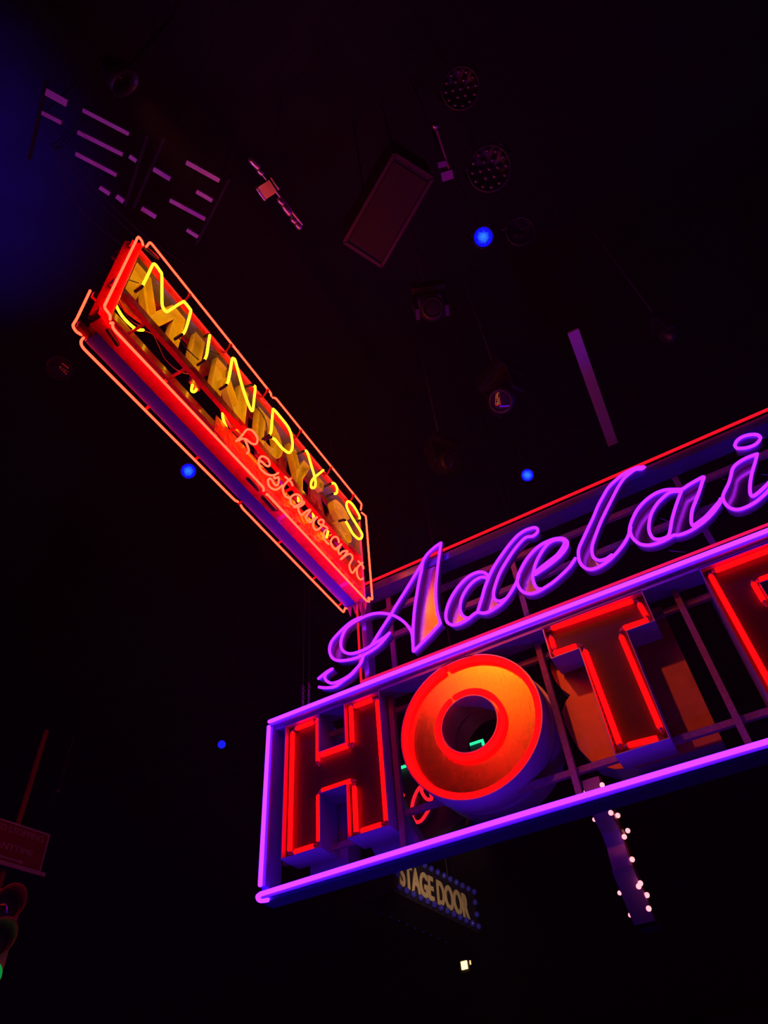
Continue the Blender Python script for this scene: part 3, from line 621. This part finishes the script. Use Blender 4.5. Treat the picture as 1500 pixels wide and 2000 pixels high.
# ------------------------------------------------------------------ overhead catwalk grating lit violet
RZ = 8.4
def slat_thing(name, lab, cat, slats, z, group=None):
    pts = [onZ(x, y, z) for s in slats for x, y in s[:2]]
    c = sum(pts, Vector()) / len(pts)
    t = thing(name, lab, cat, c, group='violet lit overhead gratings')
    ys = [p.y for p in pts]; xs = [p.x for p in pts]
    for s in slats:
        a, e = onZ(*s[0], z), onZ(*s[1], z)
        dpt = (a - CAM).dot(FWD); wd = s[2] / F * dpt
        b = MB(); b.bar(a, e, wd, .035); b.build('slat', 'slat', t, c)
    dirv = (onZ(*slats[0][1], z) - onZ(*slats[0][0], z)).normalized(); per = dirv.cross(Vector((0, 0, 1))).normalized()
    tt = [(p - c).dot(dirv) for p in pts]; pp = [(p - c).dot(per) for p in pts]
    for u in (min(tt) - .02, max(tt) + .02):
        b = MB(); b.bar(c + dirv * u + per * (min(pp) - .05) + Vector((0, 0, .05)), c + dirv * u + per * (max(pp) + .05) + Vector((0, 0, .05)), .025, .05); b.tube([c + dirv * u + Vector((0, 0, .06)), c + dirv * u + Vector((0, 0, HZ - c.z - .01))], .006, 6); b.build('bearer', 'matte', t, c)
    return t
slat_thing('overhead_grating', 'larger violet lit slatted grating above the left of the red box sign', 'grating', [((162, 214), (252, 261), 8), ((152, 257), (240, 301), 8), ((148, 299), (228, 341), 8), ((90, 178), (131, 201), 14), ((82, 219), (121, 239), 8), ((195, 365), (215, 378), 8), ((228, 382), (242, 393), 9), ((253, 304), (267, 314), 8)], RZ + .3)
slat_thing('overhead_grating', 'smaller violet lit slatted grating right above the top corner of the red box sign', 'grating', [((300, 329), (333, 349), 9), ((364, 316), (429, 352), 9), ((384, 373), (415, 391), 8), ((332, 390), (401, 427), 8), ((365, 448), (387, 462), 7), ((277, 406), (305, 423), 9)], RZ + .3)

# ------------------------------------------------------------------ rig pipes (a real lighting grid)
def pipe(lab, a, e, r=.025, mt='matte', nm='rig_pipe'):
    a = Vector(a); e = Vector(e); c = (a + e) / 2
    b = MB(); b.tube([a, e], r, 10)
    t = b.build(nm, mt, None, c); tag(t, lab, 'pipe', 'rig pipes under the ceiling'); return t
gridy = [(-1.0, 'first'), (10.6, 'f')]
pl = ['dark rig pipe directly overhead, nearest the viewer',   'farthest dark rig pipe in the hall']
for (y, _), lb in zip(gridy, pl):
    pipe(lb, (-9, y, 8.78), (4, y, 8.78))

def dirv(a, b): return (Vector(b) - Vector(a)).normalized()
def build_lamp(lab, px, Z, rpx, aim, lensmat, name='stage_lamp', rings=False, leds=0, fix=None, cat='stage lamp', group=None, length=2.2, yok=True, pos=None):
    """a round-faced fixture: can, bezel, lens, yoke and clamp"""
    c = pos or onZ(px[0], px[1], Z); dpt = (c - CAM).dot(FWD); r = rpx / F * dpt
    ax = dirv(c, aim)
    t = thing(name, lab, cat, c, group=group or ('multi-lens lamps overhead' if leds else 'lamps in the dark rig'))
    b = MB(); b.lathe([(0, -r * length), (r * .75, -r * length), (r * .95, -r * .9), (r * 1.12, -r * .1), (r * 1.14, .02), (r * 1.02, .02), (r * 1.0, -.01)], (0, 0, 0), ax); b.build('can', 'blackm', t)
    if leds:
        b = MB(); b.lathe([(0, -.006), (r, -.006), (r, .0)], (0, 0, 0), ax); b.build('lens_plate', 'blackm', t)
        u = ax.orthogonal().normalized()
        u = (RGT - ax * RGT.dot(ax)).normalized(); v = ax.cross(u)
        k = 0
        for ring, n, rr in ((0, 1, 0), (1, 6, .44), (2, 12, .86)):
            for i in range(n):
                a = 2 * math.pi * i / n + .2; b = MB(); b.ball(u * math.cos(a) * rr * r + v * math.sin(a) * rr * r + ax * .004, r * .15, 10); b.build('led_lens', 'glassy', t)
    elif rings:
        b = MB()
        for q in (.98, .8, .6, .4, .2): b.lathe([(q * r, -.012), (q * r * .93, .006), (q * r * .86, -.012)], (0, 0, 0), ax)
        b.lathe([(0, -.014), (r, -.012)], (0, 0, 0), ax)
        b.build('fresnel_lens', lensmat, t)
    else:
        b = MB(); b.lathe([(0, .006 + r * .12), (r * .5, .006 + r * .09), (r * .96, -.006)], (0, 0, 0), ax); b.build('lens', lensmat, t)
    if yok:
        s = ax.cross(Vector((0, 0, 1))).normalized() * (r * 1.25); bk = -ax * r * 1.0
        b = MB(); top = Vector((0, 0, r * 1.9)) + bk
        for sg in (-1, 1): b.bar(s * sg + bk, s * sg + top, .02, .008)
        b.bar(-s + top, s + top, .02, .008)
        b.build('yoke', 'blackm', t)
        b = MB(); b.tube([top, Vector((0, 0, HZ - c.z - .01)) + bk], .005, 8); b.build('drop_rod', 'matte', t)
    return t
blue_hot = bpy.data.materials.new('blue_lamp_lens'); blue_hot.use_nodes = True
nt = blue_hot.node_tree; nt.nodes.clear()
tc = nt.nodes.new('ShaderNodeTexCoord'); wv = nt.nodes.new('ShaderNodeTexNoise'); wv.inputs['Scale'].default_value = 60; wv.inputs['Detail'].default_value = 2
gr = nt.nodes.new('ShaderNodeVectorMath'); gr.operation = 'LENGTH'; nt.links.new(tc.outputs['Object'], gr.inputs[0]); nt.links.new(tc.outputs['Object'], wv.inputs['Vector'])
ad = nt.nodes.new('ShaderNodeMath'); ad.operation = 'MULTIPLY_ADD'; nt.links.new(wv.outputs['Fac'], ad.inputs[0]); ad.inputs[1].default_value = .05; nt.links.new(gr.outputs['Value'], ad.inputs[2])
mr = nt.nodes.new('ShaderNodeMapRange'); mr.inputs[1].default_value = .085; mr.inputs[2].default_value = .045; nt.links.new(ad.outputs[0], mr.inputs[0])
mx = nt.nodes.new('ShaderNodeMix'); mx.data_type = 'RGBA'; mx.inputs[6].default_value = (0.004, 0.004, 0.9, 1); mx.inputs[7].default_value = (0.03, 0.22, 1.0, 1); nt.links.new(mr.outputs[0], mx.inputs[0])
em = nt.nodes.new('ShaderNodeEmission'); em.inputs[1].default_value = 1.0; nt.links.new(mx.outputs[2], em.inputs[0])
ou = nt.nodes.new('ShaderNodeOutputMaterial'); nt.links.new(em.outputs[0], ou.inputs[0])
M['blue_hot'] = blue_hot
M['blue_lit'] = emis('blue_lamp_glow', (0.008, 0.012, 0.85), 1.0)
build_lamp('brightest blue lit round lamp overhead', (944, 463), 8.3, 19, CAM, 'blue_hot')
build_lamp('blue lit lamp left of the long lower edge of the red box sign', (368, 920), 8.0, 15, CAM, 'blue_hot')
build_lamp('blue lit lamp above the red top edge of the script panel', (1030, 928), 8.1, 12.5, CAM, 'blue_hot')
build_lamp('small blue lit lamp in the dark left of the block letter H', (433, 1454), 8.0, 8, CAM, 'blue_lit', fix=8.78)
build_lamp('tiny blue lit lamp just below the lower purple tube', (1148, 1583), 0, 6.5, CAM, 'blue_lit', pos=onY(1148, 1583, 12.2), fix=8.78)
build_lamp('tiny blue lit lamp seen between the round letter and the letter T', (1097, 1455), 0, 5, CAM, 'blue_lit', pos=onY(1097, 1455, 12.2), fix=8.78)
build_lamp('unlit lamp with ribbed round lens beside the brightest blue lamp', (1016, 452), 8.3, 24, CAM + Vector((1.2, -1.5, 0)), 'glassy', rings=True)
build_lamp('unlit lamp with clear round lens left of the red box sign', (115, 719), 8.2, 21, CAM, 'glassy')
build_lamp('round multi-lens lamp directly above the brightest blue lamp', (956, 329), 8.3, 38, CAM, 'glassy', name='wash_light', leds=19, length=.9)
build_lamp('topmost round multi-lens lamp, nearly lost in the dark', (900, 172), 8.3, 34, CAM, 'glassy', name='wash_light', leds=19, length=.9)

# moving heads, hardly visible
def moving_head(lab, px, Z, s=1.0, yaw=0.0, tilt=.6):
    c = onZ(px[0], px[1], Z); t = thing('moving_head', lab, 'moving head lamp', c, (0, 0, yaw), group='moving heads in the dark rig')
    b = MB(); b.box(-.17 * s, .17 * s, -.13 * s, .13 * s, .20 * s, .32 * s); b.build('base', 'blackm', t)
    b = MB()
    for sg in (-1, 1): b.box(sg * .15 * s - .02, sg * .15 * s + .02, -.06 * s, .06 * s, -.12 * s, .2 * s)
    b.box(-.17 * s, .17 * s, -.06 * s, .06 * s, .17 * s, .2 * s)
    b.build('yoke', 'blackm', t)
    ax = Vector((0, -math.sin(tilt), -math.cos(tilt)))
    b = MB(); b.lathe([(0, -.16 * s), (.08 * s, -.15 * s), (.12 * s, -.05 * s), (.125 * s, .10 * s), (.10 * s, .16 * s), (.085 * s, .15 * s)], (0, 0, -.05 * s), ax); b.build('head', 'blackm', t)
    b = MB(); b.lathe([(0, .16 * s), (.05 * s, .155 * s), (.09 * s, .14 * s)], (0, 0, -.05 * s), ax); b.build('lens', 'glassy', t)
    b = MB(); b.tube([(0, 0, .32 * s), (0, 0, HZ - c.z)], .015, 8); b.build('clamp', 'steel', t)
moving_head('dark moving head lamp between the brightest blue lamp and the red box sign', (842, 600), 8.3, 1, .4)
moving_head('dark moving head lamp left of the long pale batten', (985, 770), 8.3, 1.3, -.5)
moving_head('dark moving head lamp above the capital of the script', (868, 900), 8.2, 1.1, 1.0, 1.0)
moving_head('dark moving head lamp at the upper right edge of the dark ceiling', (1305, 650), 8.3, .8, 1.8)

# loudspeaker
p = [onZ(x, y, 8.1) for x, y in ((672, 472), (745, 519), (845, 347), (770, 300))]
c = sum(p, Vector()) / 4
sp = thing('hanging_speaker', 'dark oblong loudspeaker box hanging overhead, left of the blue lamp', 'loudspeaker', c)
b = MB(); b.prism(p, (0, 0, .45)); b.build('cabinet', mat('speaker_cabinet', (.012, .008, .010), .6, 0, .3, 20), sp, c)
b = MB()
for i in range(4): b.bar(p[i] + Vector((0, 0, -.005)), p[(i + 1) % 4] + Vector((0, 0, -.005)), .03, .03)
b.build('edge_trim', mat('speaker_trim', (.045, .02, .03), .5), sp, c)
b = MB(); q = [v.lerp(c, .12) + Vector((0, 0, -.012)) for v in p]; b.prism(q, (0, 0, .01)); b.build('grille', mat('speaker_grille', (.02, .009, .008), .8, 0, .4, 60), sp, c)
b = MB(); b.tube([c + Vector((-.2, 0, .45)), c + Vector((-.2, 0, HZ - c.z))], .01, 6); b.tube([c + Vector((.2, 0, .45)), c + Vector((.2, 0, HZ - c.z))], .01, 6); b.build('hanger', 'blackm', sp, c)

# pale batten
a, e = onZ(1119, 646, 8.3), onZ(1197, 867, 8.3); c = (a + e) / 2
t = thing('pale_batten', 'long pale straight batten hanging high above the violet script', 'batten', c)
b = MB(); b.bar(a, e, .12, .03); b.build('board', mat('batten_wood', (.55, .40, .60), .6, 0, .15, 20), t, c)
b = MB()
for k in (.12, .88): q = a.lerp(e, k); b.tube([q, q + Vector((0, 0, HZ - q.z))], .006, 6)
b.build('hanger', 'blackm', t, c)

# scaffold pipe with couplers
c = (onZ(490, 312, 8.3) + onZ(592, 440, 8.3)) / 2
t = thing('scaffold_pipe', 'short shiny pipe with clamps between the gratings and the loudspeaker', 'pipe', c)
b = MB(); b.tube([onZ(492, 314, 8.3), onZ(590, 438, 8.3)], .014, 10); b.build('pipe', 'steel', t, c)
for (x0, y0, x1, y1, r) in ((491, 312, 503, 325, .034), (506, 332, 511, 338, .030), (546, 390, 552, 397, .030), (555, 402, 565, 416, .034), (572, 428, 576, 432, .032), (581, 438, 585, 443, .034)):
    b = MB(); b.tube([onZ(x0, y0, 8.3), onZ(x1, y1, 8.3)], r, 12); b.build('sleeve', 'steel', t, c)
q = onZ(525, 367, 8.29); b = MB(); b.box(q.x - .07, q.x + .05, q.y - .06, q.y + .06, q.z - .03, q.z + .04); b.tube([q + Vector((-.09, -.05, 0)), q + Vector((-.09, .06, 0))], .02, 8); b.tube([q + Vector((.07, -.06, 0)), q + Vector((.07, .05, 0))], .015, 8); b.build('clamp', 'steel', t, c)
b = MB(); b.tube([q, (q.x, q.y, HZ)], .012, 8); b.build('hanger', 'steel', t, c)
# thin rod with clamp
a, e = onZ(850, 246, 8.3), onZ(880, 338, 8.3); c = (a + e) / 2
t = thing('hanging_rod', 'thin reddish rod ending in a clamp beside the multi-lens lamp', 'rod', c)
b = MB(); b.tube([a, e], .011, 8); b.build('rod', 'rust', t, c)
b = MB(); b.ball(a, .035, 10); b.bar(onZ(862, 345, 8.3), onZ(884, 338, 8.3), .08, .05); b.bar(onZ(855, 322, 8.3), onZ(872, 318, 8.3), .05, .04); b.build('clamp', 'steel', t, c)
b = MB(); b.tube([e, (e.x, e.y, HZ)], .01, 6); b.build('hanger', 'blackm', t, c)
# slack cables
for lab, pts in (('faint slack cable running from the loudspeaker towards the top edge', [(846, 256), (832, 225), (805, 175), (790, 140)]),
                 ('faint slack cable at far left, lowest of the three', [(105, 285), (150, 400), (215, 460), (300, 530)]),
                 ('faint slack cable at far left, middle of the three', [(110, 290), (160, 360), (240, 440), (330, 520)]),
                 ('faint slack cable at far left, highest of the three', [(120, 290), (190, 370), (270, 450), (360, 515)])):
    q = [onZ(x, y, 8.5) for x, y in pts]; q = [Vector((q[0].x, q[0].y, HZ - .01)), q[0] + Vector((0, 0, .2))] + q; b = MB(); b.tube(smooth(q), .0035, 6); o = b.build('hanging_cable', 'blackm', None, q[0]); tag(o, lab, 'cable', 'slack cables in the dark rig')

# ------------------------------------------------------------------ board with green edge behind the hotel sign
GY = 7.4
def G(x, y, Y=GY): return onY(x, y, Y)
corners = [G(770, 1503), G(943, 1443), G(990, 1530), G(885, 1586), G(868, 1571)]
c = G(860, 1530)
gb = thing('neon_board', 'dark board with green neon top edge, seen through the block letters', 'sign', c)
outl = [G(755, 1508, GY + .03), G(944, 1443, GY + .03), G(960, 1500, GY + .03), G(905, 1600, GY + .03), G(830, 1660, GY + .03), G(775, 1585, GY + .03)]
b = MB(); b.prism(outl, (0, .12, 0)); b.build('board', 'board', gb, c)
b = MB(); b.tube([G(757, 1508), G(942, 1446), G(944, 1454)], .02, 8); b.build('neon_tube', 'n_green', gb, c)
b = MB(); b.bar(G(780, 1590), G(829, 1660), .05, .03); b.bar(G(868, 1571), G(905, 1592), .02, .02); b.build('metal_edge', 'silver', gb, c)
b = MB(); b.tube(smooth([G(x, y, GY - .12) for x, y in T((640, 1520, 5.769), [(1085, 95), (1040, 100), (990, 180), (955, 290), (950, 420), (990, 490), (1050, 480), (1110, 400), (1150, 320), (1165, 250), (1110, 230), (1060, 150), (1080, 90), (1140, 110), (1168, 200), (1165, 250)])]), .020, 8); b.build('script_tube', 'n_coral', gb, c)
b = MB(); b.ribbon(smooth([G(x, y, GY - .11) for x, y in T((640, 1520, 5.769), [(990, 180), (955, 290), (950, 420), (990, 490), (1050, 480), (1110, 400), (1150, 320), (1165, 250)])]), (0, .13, 0), .012); b.build('script_side', 'violet', gb, c)
b = MB(); b.tube([G(786, 1553, GY - .1), G(777, 1560, GY - .1)], .03, 8); b.tube([G(694, 1652, GY - .1), G(693, 1660, GY - .1)], .022, 8); b.build('neon_tube', 'n_coral', gb, c)
b = MB()
for dx_ in (-.3, .3): b.tube([c + Vector((dx_, .09, .1)), Vector((c.x + dx_, c.y + .09, HZ))], .008, 6)
b.build('hanger', 'blackm', gb, c)

# ------------------------------------------------------------------ stage door sign
SYD = 8.0
u = Vector((0.15845, 0.98737, 0)); Lh = 1.485
A = onY(780, 1716, SYD)
sd = thing('stage_door_sign', 'dark box sign reading stage door, edged with unlit bulbs coloured as if in blue light, below the purple frame', 'sign', A, (0, math.radians(3.1), math.atan2(u.y, u.x)))
S_L = Lh
def text(body, size, mt, parent, loc, rot, sx=1.0, bold=0.0, depth=0.006, name='lettering', align='LEFT'):
    cu = bpy.data.curves.new(name, 'FONT'); cu.body = body; cu.size = size; cu.offset = bold; cu.extrude = depth; cu.align_x = align
    o = bpy.data.objects.new('tmp', cu); COL.objects.link(o)
    bpy.context.view_layer.update()
    me = bpy.data.meshes.new_from_object(o.evaluated_get(bpy.context.evaluated_depsgraph_get()))
    bpy.data.objects.remove(o); bpy.data.curves.remove(cu)
    me.transform(Matrix.Translation(loc) @ rot.to_4x4() @ Matrix.Diagonal((sx, 1, 1, 1)))
    me.materials.clear(); me.materials.append(M[mt]); me.name = name
    ob = bpy.data.objects.new(name, me); COL.objects.link(ob); ob.parent = parent; return ob
UP = Matrix.Rotation(math.pi / 2, 3, 'X')
zt0, zb0 = .315, -.15                               # local: x along text, -y towards the viewer
b = MB(); b.box(-.12, S_L + .19, .0, .48, zb0 - .03, zt0 + .02); b.build('box', 'board', sd)
tx = text('STAGE DOOR', .415, 'cream', sd, Vector((.0, -.006, -.075)), UP, 1.0, .012)
wx = max(v.co.x for v in tx.data.vertices)
for v in tx.data.vertices: v.co.x *= (S_L) / wx
zz_ = [v.co.z for v in tx.data.vertices]; z0_, z1_ = min(zz_), max(zz_)
for v in tx.data.vertices: v.co.z = -.078 + (v.co.z - z0_) / (z1_ - z0_) * .30
def bulbs(pts, parent, mt, r=.036):
    for p in pts:
        b = MB(); b.ball(Vector(p) + Vector((0, -.03, 0)), r, 10, (1, 1, 1.1)); b.lathe([(.014, 0), (.018, -.015), (.014, -.03)], Vector(p), (0, 1, 0), 8)
        b.build('bulb', mt, parent)
nb = 12
bulbs([(-.05 + (S_L + .20) * i / nb, 0, zt0 - .01) for i in range(nb + 1)], sd, 'bulb')
bulbs([(-.05 + (S_L + .20) * i / nb, 0, zb0 + .03) for i in range(nb + 1)], sd, 'bulb')
bulbs([(S_L + .14, 0, z) for z in (.17, .02)] + [(-.07, 0, z) for z in (.17, .02)], sd, 'bulb')
for i in range(11):
    b = MB(); b.ball((-.05 + (S_L + .20) * i / 10, .50, zb0 - .01), .026, 8); b.build('far_bulb', 'bulb', sd)
b = MB(); b.tube([(.2, .2, zt0), (.2 - math.tan(math.radians(3.1)) * (HZ - A.z), .2, (HZ - A.z))], .012, 8); b.tube([(S_L - .1, .2, zt0), (S_L - .1 - math.tan(math.radians(3.1)) * (HZ - A.z), .2, (HZ - A.z) + .07)], .012, 8); b.build('hanger', 'blackm', sd)

# ------------------------------------------------------------------ bulb-lined fin sign
FY = 7.5; ft = (1080, 1500, 5.883)
lf = [onY(x, y, FY) for x, y in T(ft, [(400, 420), (480, 600), (560, 760), (620, 920), (660, 1080), (700, 1220), (790, 1440), (950, 1815)])]
zz = [p.z for p in lf]; x_c = sum(p.x for p in lf) / len(lf)
# profile in the Y-Z plane so that the thickness runs along X: follow the curve by shifting Y
XFN = lf[-1].x
prof = [onX(x, y, XFN) for x, y in T(ft, [(330, 150), (400, 420), (480, 600), (560, 760), (620, 920), (660, 1080), (700, 1220), (790, 1440), (950, 1815)])]
fc = prof[4].copy()
fin = thing('bulb_sign', 'curved upright violet fin sign edged with white bulbs, hanging below the frame', 'sign', fc)
W = .175; Dp = .27
b = MB()
n = len(prof); vv = []
for p in prof: vv += [p, p + Vector((W, 0, 0)), p + Vector((W, Dp, 0)), p + Vector((0, Dp, 0))]
fs = []
for i in range(n - 1):
    for k in range(4): fs.append((i * 4 + k, i * 4 + (k + 1) % 4, i * 4 + 4 + (k + 1) % 4, i * 4 + 4 + k))
fs += [(0, 1, 2, 3), tuple((n - 1) * 4 + k for k in (3, 2, 1, 0))]
b.add(vv, fs); b.build('body', 'beam', fin, fc)
b = MB(); vv = []
for p in prof: vv += [p + Vector((W + .003, .03, 0)), p + Vector((W + .003, Dp - .02, 0)), p + Vector((W + .010, Dp - .02, 0)), p + Vector((W + .010, .03, 0))]
b.add(vv, fs); b.build('side_face', mat('dark_red_face', (.22, .03, .03), .4), fin, fc)
b = MB(); q = prof[-3:]
vv = []
for p in (prof[-3] + Vector((-.008, -.02, .03)), prof[-1] + Vector((-.008, -.02, 0))): vv += [p, p + Vector((W + .02, 0, 0)), p + Vector((W + .02, Dp * .5, 0)), p + Vector((-.0, Dp * .5, 0))]
b.add(vv, [(0, 1, 5, 4), (1, 2, 6, 5), (2, 3, 7, 6), (3, 0, 4, 7), (0, 3, 2, 1), (4, 5, 6, 7)]); b.build('lower_box', 'beam', fin, fc)
fb = T(ft, [(665, 515), (820, 790), (910, 1050), (985, 1360), (1100, 1615), (755, 415), (745, 545), (860, 720), (1005, 1325), (1080, 1460), (565, 195)])
for i, (x, y) in enumerate(fb):
    p = onX(x, y, XFN + W + .028); b = MB(); b.ball(p, .024, 12); bb = b.build('bulb', 'bulbw', fin, fc)
for x, y in T(ft, [(465, 580), (755, 1425), (878, 1680), (365, 260)]):
    p = onX(x, y, XFN - .02) + Vector((0, .03, 0)); b = MB(); b.ball(p, .020, 10); b.build('bulb', 'bulbw', fin, fc)
b = MB(); b.tube([prof[0] + Vector((.1, .15, 0)), Vector((prof[0].x + .1, prof[0].y + .15, HZ))], .015, 8); b.build('hanger', 'blackm', fin, fc)

# ------------------------------------------------------------------ no stopping sign, pole, traffic signal at the left
PY = 6.0
def Q(x, y, Y=PY): return onY(x, y, Y)
TR = Q(98, 1630); ud = Vector((0.15845, 0.98737, 0)); k_ = PY / 4.2
nsg = thing('no_stopping_sign', 'dark red parking sign reading no stopping anytime, on a slim reddish pole', 'sign', TR, (0, 0, math.atan2(ud.y, ud.x)))
Wl, hg = -.66 * k_, .316 * k_
b = MB(); b.box(Wl, 0, 0, .02, -hg, 0); b.build('board', 'parkred', nsg)
b = MB(); b.box(Wl, 0, -.008, 0.02, -.020, 0); b.box(-.018, 0, -.008, .02, -hg, 0); b.box(Wl, Wl + .018, -.008, .02, -hg, 0); b.box(Wl - .04, .07, -.016, .03, -hg - .045, -hg + .002); b.build('border', 'parkwhite', nsg)
for body, xr, wd, zb_, hh in (('NO STOPPING', -.050 * k_, .46 * k_, -.086 * k_, .052 * k_), ('ANYTIME', -.108 * k_, .345 * k_, -.218 * k_, .048 * k_)):
    tx = text(body, .1, 'parkwhite', nsg, Vector((0, -.004, 0)), UP, 1, 0, .003)
    X = [v.co.x for v in tx.data.vertices]; Z = [v.co.z for v in tx.data.vertices]
    for v in tx.data.vertices:
        v.co.x = xr - wd + (v.co.x - min(X)) / (max(X) - min(X)) * wd; v.co.z = zb_ + (v.co.z - min(Z)) / (max(Z) - min(Z)) * hh
b = MB(); b.box(-.36 * k_, -.19 * k_, -.006, 0, -.290 * k_, -.278 * k_)
for x, s_ in ((-.40 * k_, 1), (-.165 * k_, -1)): b.prism([(x, -.006, -.284 * k_), (x + .04 * s_ * k_, -.006, -.268 * k_), (x + .04 * s_ * k_, -.006, -.300 * k_)], (0, .005, 0))
b.build('arrow', 'parkwhite', nsg)
b = MB(); b.box(-.32 * k_, -.20 * k_, .02, .106, -.12, -.08); b.build('bracket', 'blackm', nsg)
# pole behind
n_ = Vector((ud.y, -ud.x, 0))
def onsign(x, y, off):
    d = ray(x, y); return CAM + d * (((TR - n_ * off) - CAM).dot(n_) / d.dot(n_))
pa, pb_ = onsign(86, 1428, .14), onsign(38, 1600, .14)
lp = Matrix.Rotation(-math.atan2(ud.y, ud.x), 3, 'Z') @ (Vector((pb_.x, pb_.y, 0)) - TR)
b = MB(); b.tube([(lp.x, lp.y, -TR.z), (lp.x, lp.y, pa.z - TR.z)], .036, 12); b.build('pole', mat('pole_paint', (.60, .14, .06), .5, 0, .3, 12), nsg)
b = MB(); b.lathe([(.11, 0), (.11, .02), (.05, .06), (.04, .1)], (lp.x, lp.y, -TR.z), (0, 0, 1)); b.build('base_plate', 'blackm', nsg)
# street panel behind the pole
qa = [onY(x, y, 7.2) for x, y in ((138, 1424), (113, 1545), (48, 1572))]
c = qa[1]
pn = thing('scenery_flat', 'dark upright scenery board with violet lower lip behind the slim pole', 'scenery', c)
b = MB(); b.prism([qa[1], qa[1] + Vector((0, 0, 1.0)), qa[1] + Vector((-.55, .35, 1.0)), qa[1] + Vector((-.55, .35, 0))], (.01, .02, 0)); b.build('board', mat('panel_board', (.10, .03, .05), .5), pn, c)
b = MB(); b.bar(qa[1] + Vector((.04, -.03, -.02)), qa[1] + Vector((-.60, .37, -.02)), .06, .035); b.build('lip', 'beam', pn, c)
b = MB(); b.tube([qa[1] + Vector((-.3, .2, 1.0)), Vector((c.x - .3, c.y + .2, HZ))], .01, 6); b.build('hanger', 'blackm', pn, c)

# traffic signal
TY = 4.6
aimd = (Vector((0.93, -0.37, 0))).normalized()
o0 = onY(31, 1752, TY)
def zof(x, y):
    q = onY(x, y, TY); n_ = Vector((0.98737, -0.15845, 0)); d = ray(x, y); return (CAM + d * ((o0 - CAM).dot(n_) / d.dot(n_))).z
step = (o0.z - zof(-9, 1892)) / 2
base = o0 - aimd * .20; base.z = o0.z - step
ts = thing('traffic_signal', 'three-light traffic signal at the left edge with its bottom light green', 'traffic light', base)
ts.rotation_euler = (0, 0, math.atan2(aimd.x, -aimd.y)); KS = .85; ts.scale = (KS, KS, KS); step /= KS
b = MB(); b.box(-.15, .15, .12, .30, -step * 1.5, step * 1.5); b.box(-.17, .17, .10, .12, -step * 1.52, step * 1.52); b.build('housing', 'housing', ts)
for k, z in enumerate((step, 0, -step)):
    b = MB(); n = 28; vv = []; fs = []
    for i in range(n + 1):                         # tunnel visor, longer on top
        a = math.radians(-250 + 320 * i / n - 55) if False else math.radians(-60 + 300 * i / n)
        L0 = (.09 + .20 * max(0, math.sin(a) * .5 + .5)) if k < 2 else .02 + .04 * max(0, math.sin(a))
        for rr, yy in ((.165, .11), (.165, .11 - L0), (.158, .11 - L0), (.158, .11)):
            vv.append((rr * math.cos(a), yy, z + rr * math.sin(a)))
    for i in range(n):
        for q in range(4): fs.append((i * 4 + q, i * 4 + (q + 1) % 4, i * 4 + 4 + (q + 1) % 4, i * 4 + 4 + q))
    b.add(vv, fs, True); vz = b.build('visor', 'housing', ts)
    b = MB(); b.lathe([(0, -.04), (.08, -.032), (.145, 0), (.15, .01)] if k < 2 else [(0, -.20), (.08, -.185), (.135, -.13), (.15, -.05), (.15, .01)], (0, .095, z), (0, 1, 0)); lz = b.build('lens', ('n_sig' if k == 2 else 'glassy') if False else ('glassy' if k < 2 else 'board'), ts)
    if k == 2:
        lz.data.materials.clear(); lz.data.materials.append(emis('green_signal_lens', (0.002, 0.20, 0.03), 1.2)); lz['label'] = 'lit green lens'
b = MB(); b.tube([(0, .24, -step * 1.5), (0, .24, -base.z / KS)], .05, 12); b.build('pole', 'matte', ts)

# ------------------------------------------------------------------ far balcony front and little white lamp
b = MB()
for i in range(12):
    x0 = HX0 + 1 + i * 1.9
    b.box(x0, x0 + 1.75, 17.0, 17.08, 3.6, 4.3); b.box(x0, x0 + 1.75, 17.0, 17.08, 2.6, 3.35)
b.box(HX0, HX1, 17.08, 17.3, 2.4, 4.4)
struct('trim_1', b, mat('balcony_panelling', (.035, .018, .035), .7, 0, .4, 4))
q = onY(910, 1888, 13.0)
wl = thing('work_light', 'small warm white work light low in the distance', 'lamp', q)
b = MB(); b.box(-.11, .09, -.05, .05, -.10, .10); b.build('body', 'blackm', wl)
b = MB(); b.box(-.055, .055, -.075, -.05, -.05, .07); b.build('lit_lens', emis('warm_white_lens', (3.0, 1.9, .7)), wl)
b = MB(); b.box(.10, .125, -.06, -.05, 0, .06); b.build('side_lens', emis('warm_side_lens', (1.2, .7, .3)), wl)
b = MB(); b.tube([(0, .05, 0), (0, .05, HZ - q.z)], .02, 8); b.build('hanger', 'blackm', wl)

# fixtures that carry the stage lights; violet and amber ones are added
for lab, p, aim, stand in (('blue flood lamp on a tall stand left of the picture', (-6.4, 0.2, 6.6), (-5.9, 0.0, 11.5), 1), ('added violet spot lamp on a tall stand left of the picture', (-6.5, 3.0, 4.5), (-2.3, 1.0, 8.7), 1), ('blue flood lamp on a low stand left of the picture', (-6.6, 1.6, 0.9), (-2.2, 4.4, 5.0), 1), ('added amber spot lamp in the rig between the gratings and the short shiny pipe', (-2.1, 0.5, 8.4), (-0.9, 5.3, 4.75), 0), ('small warm spot lamp hidden behind the block letter H', (-2.3, 6.3, 4.35), (-3.75, 8.75, 4.72), 0)):
    p = Vector(p); ax = dirv(p, aim); t = thing('stage_lamp', lab, 'stage lamp', p, group='stage lamps that light the signs')
    b = MB(); b.lathe([(0, -.35), (.08, -.34), (.12, -.22), (.13, -.12), (.12, -.12), (.11, -.2)], (0, 0, 0), ax); b.build('can', 'blackm', t)
    q = -ax * .2 + Vector((0, 0, 0))
    b = MB(); b.tube([q, (q.x, q.y, -p.z if stand else HZ - p.z)], .02, 8); b.build('stand' if stand else 'hanger', 'blackm', t)
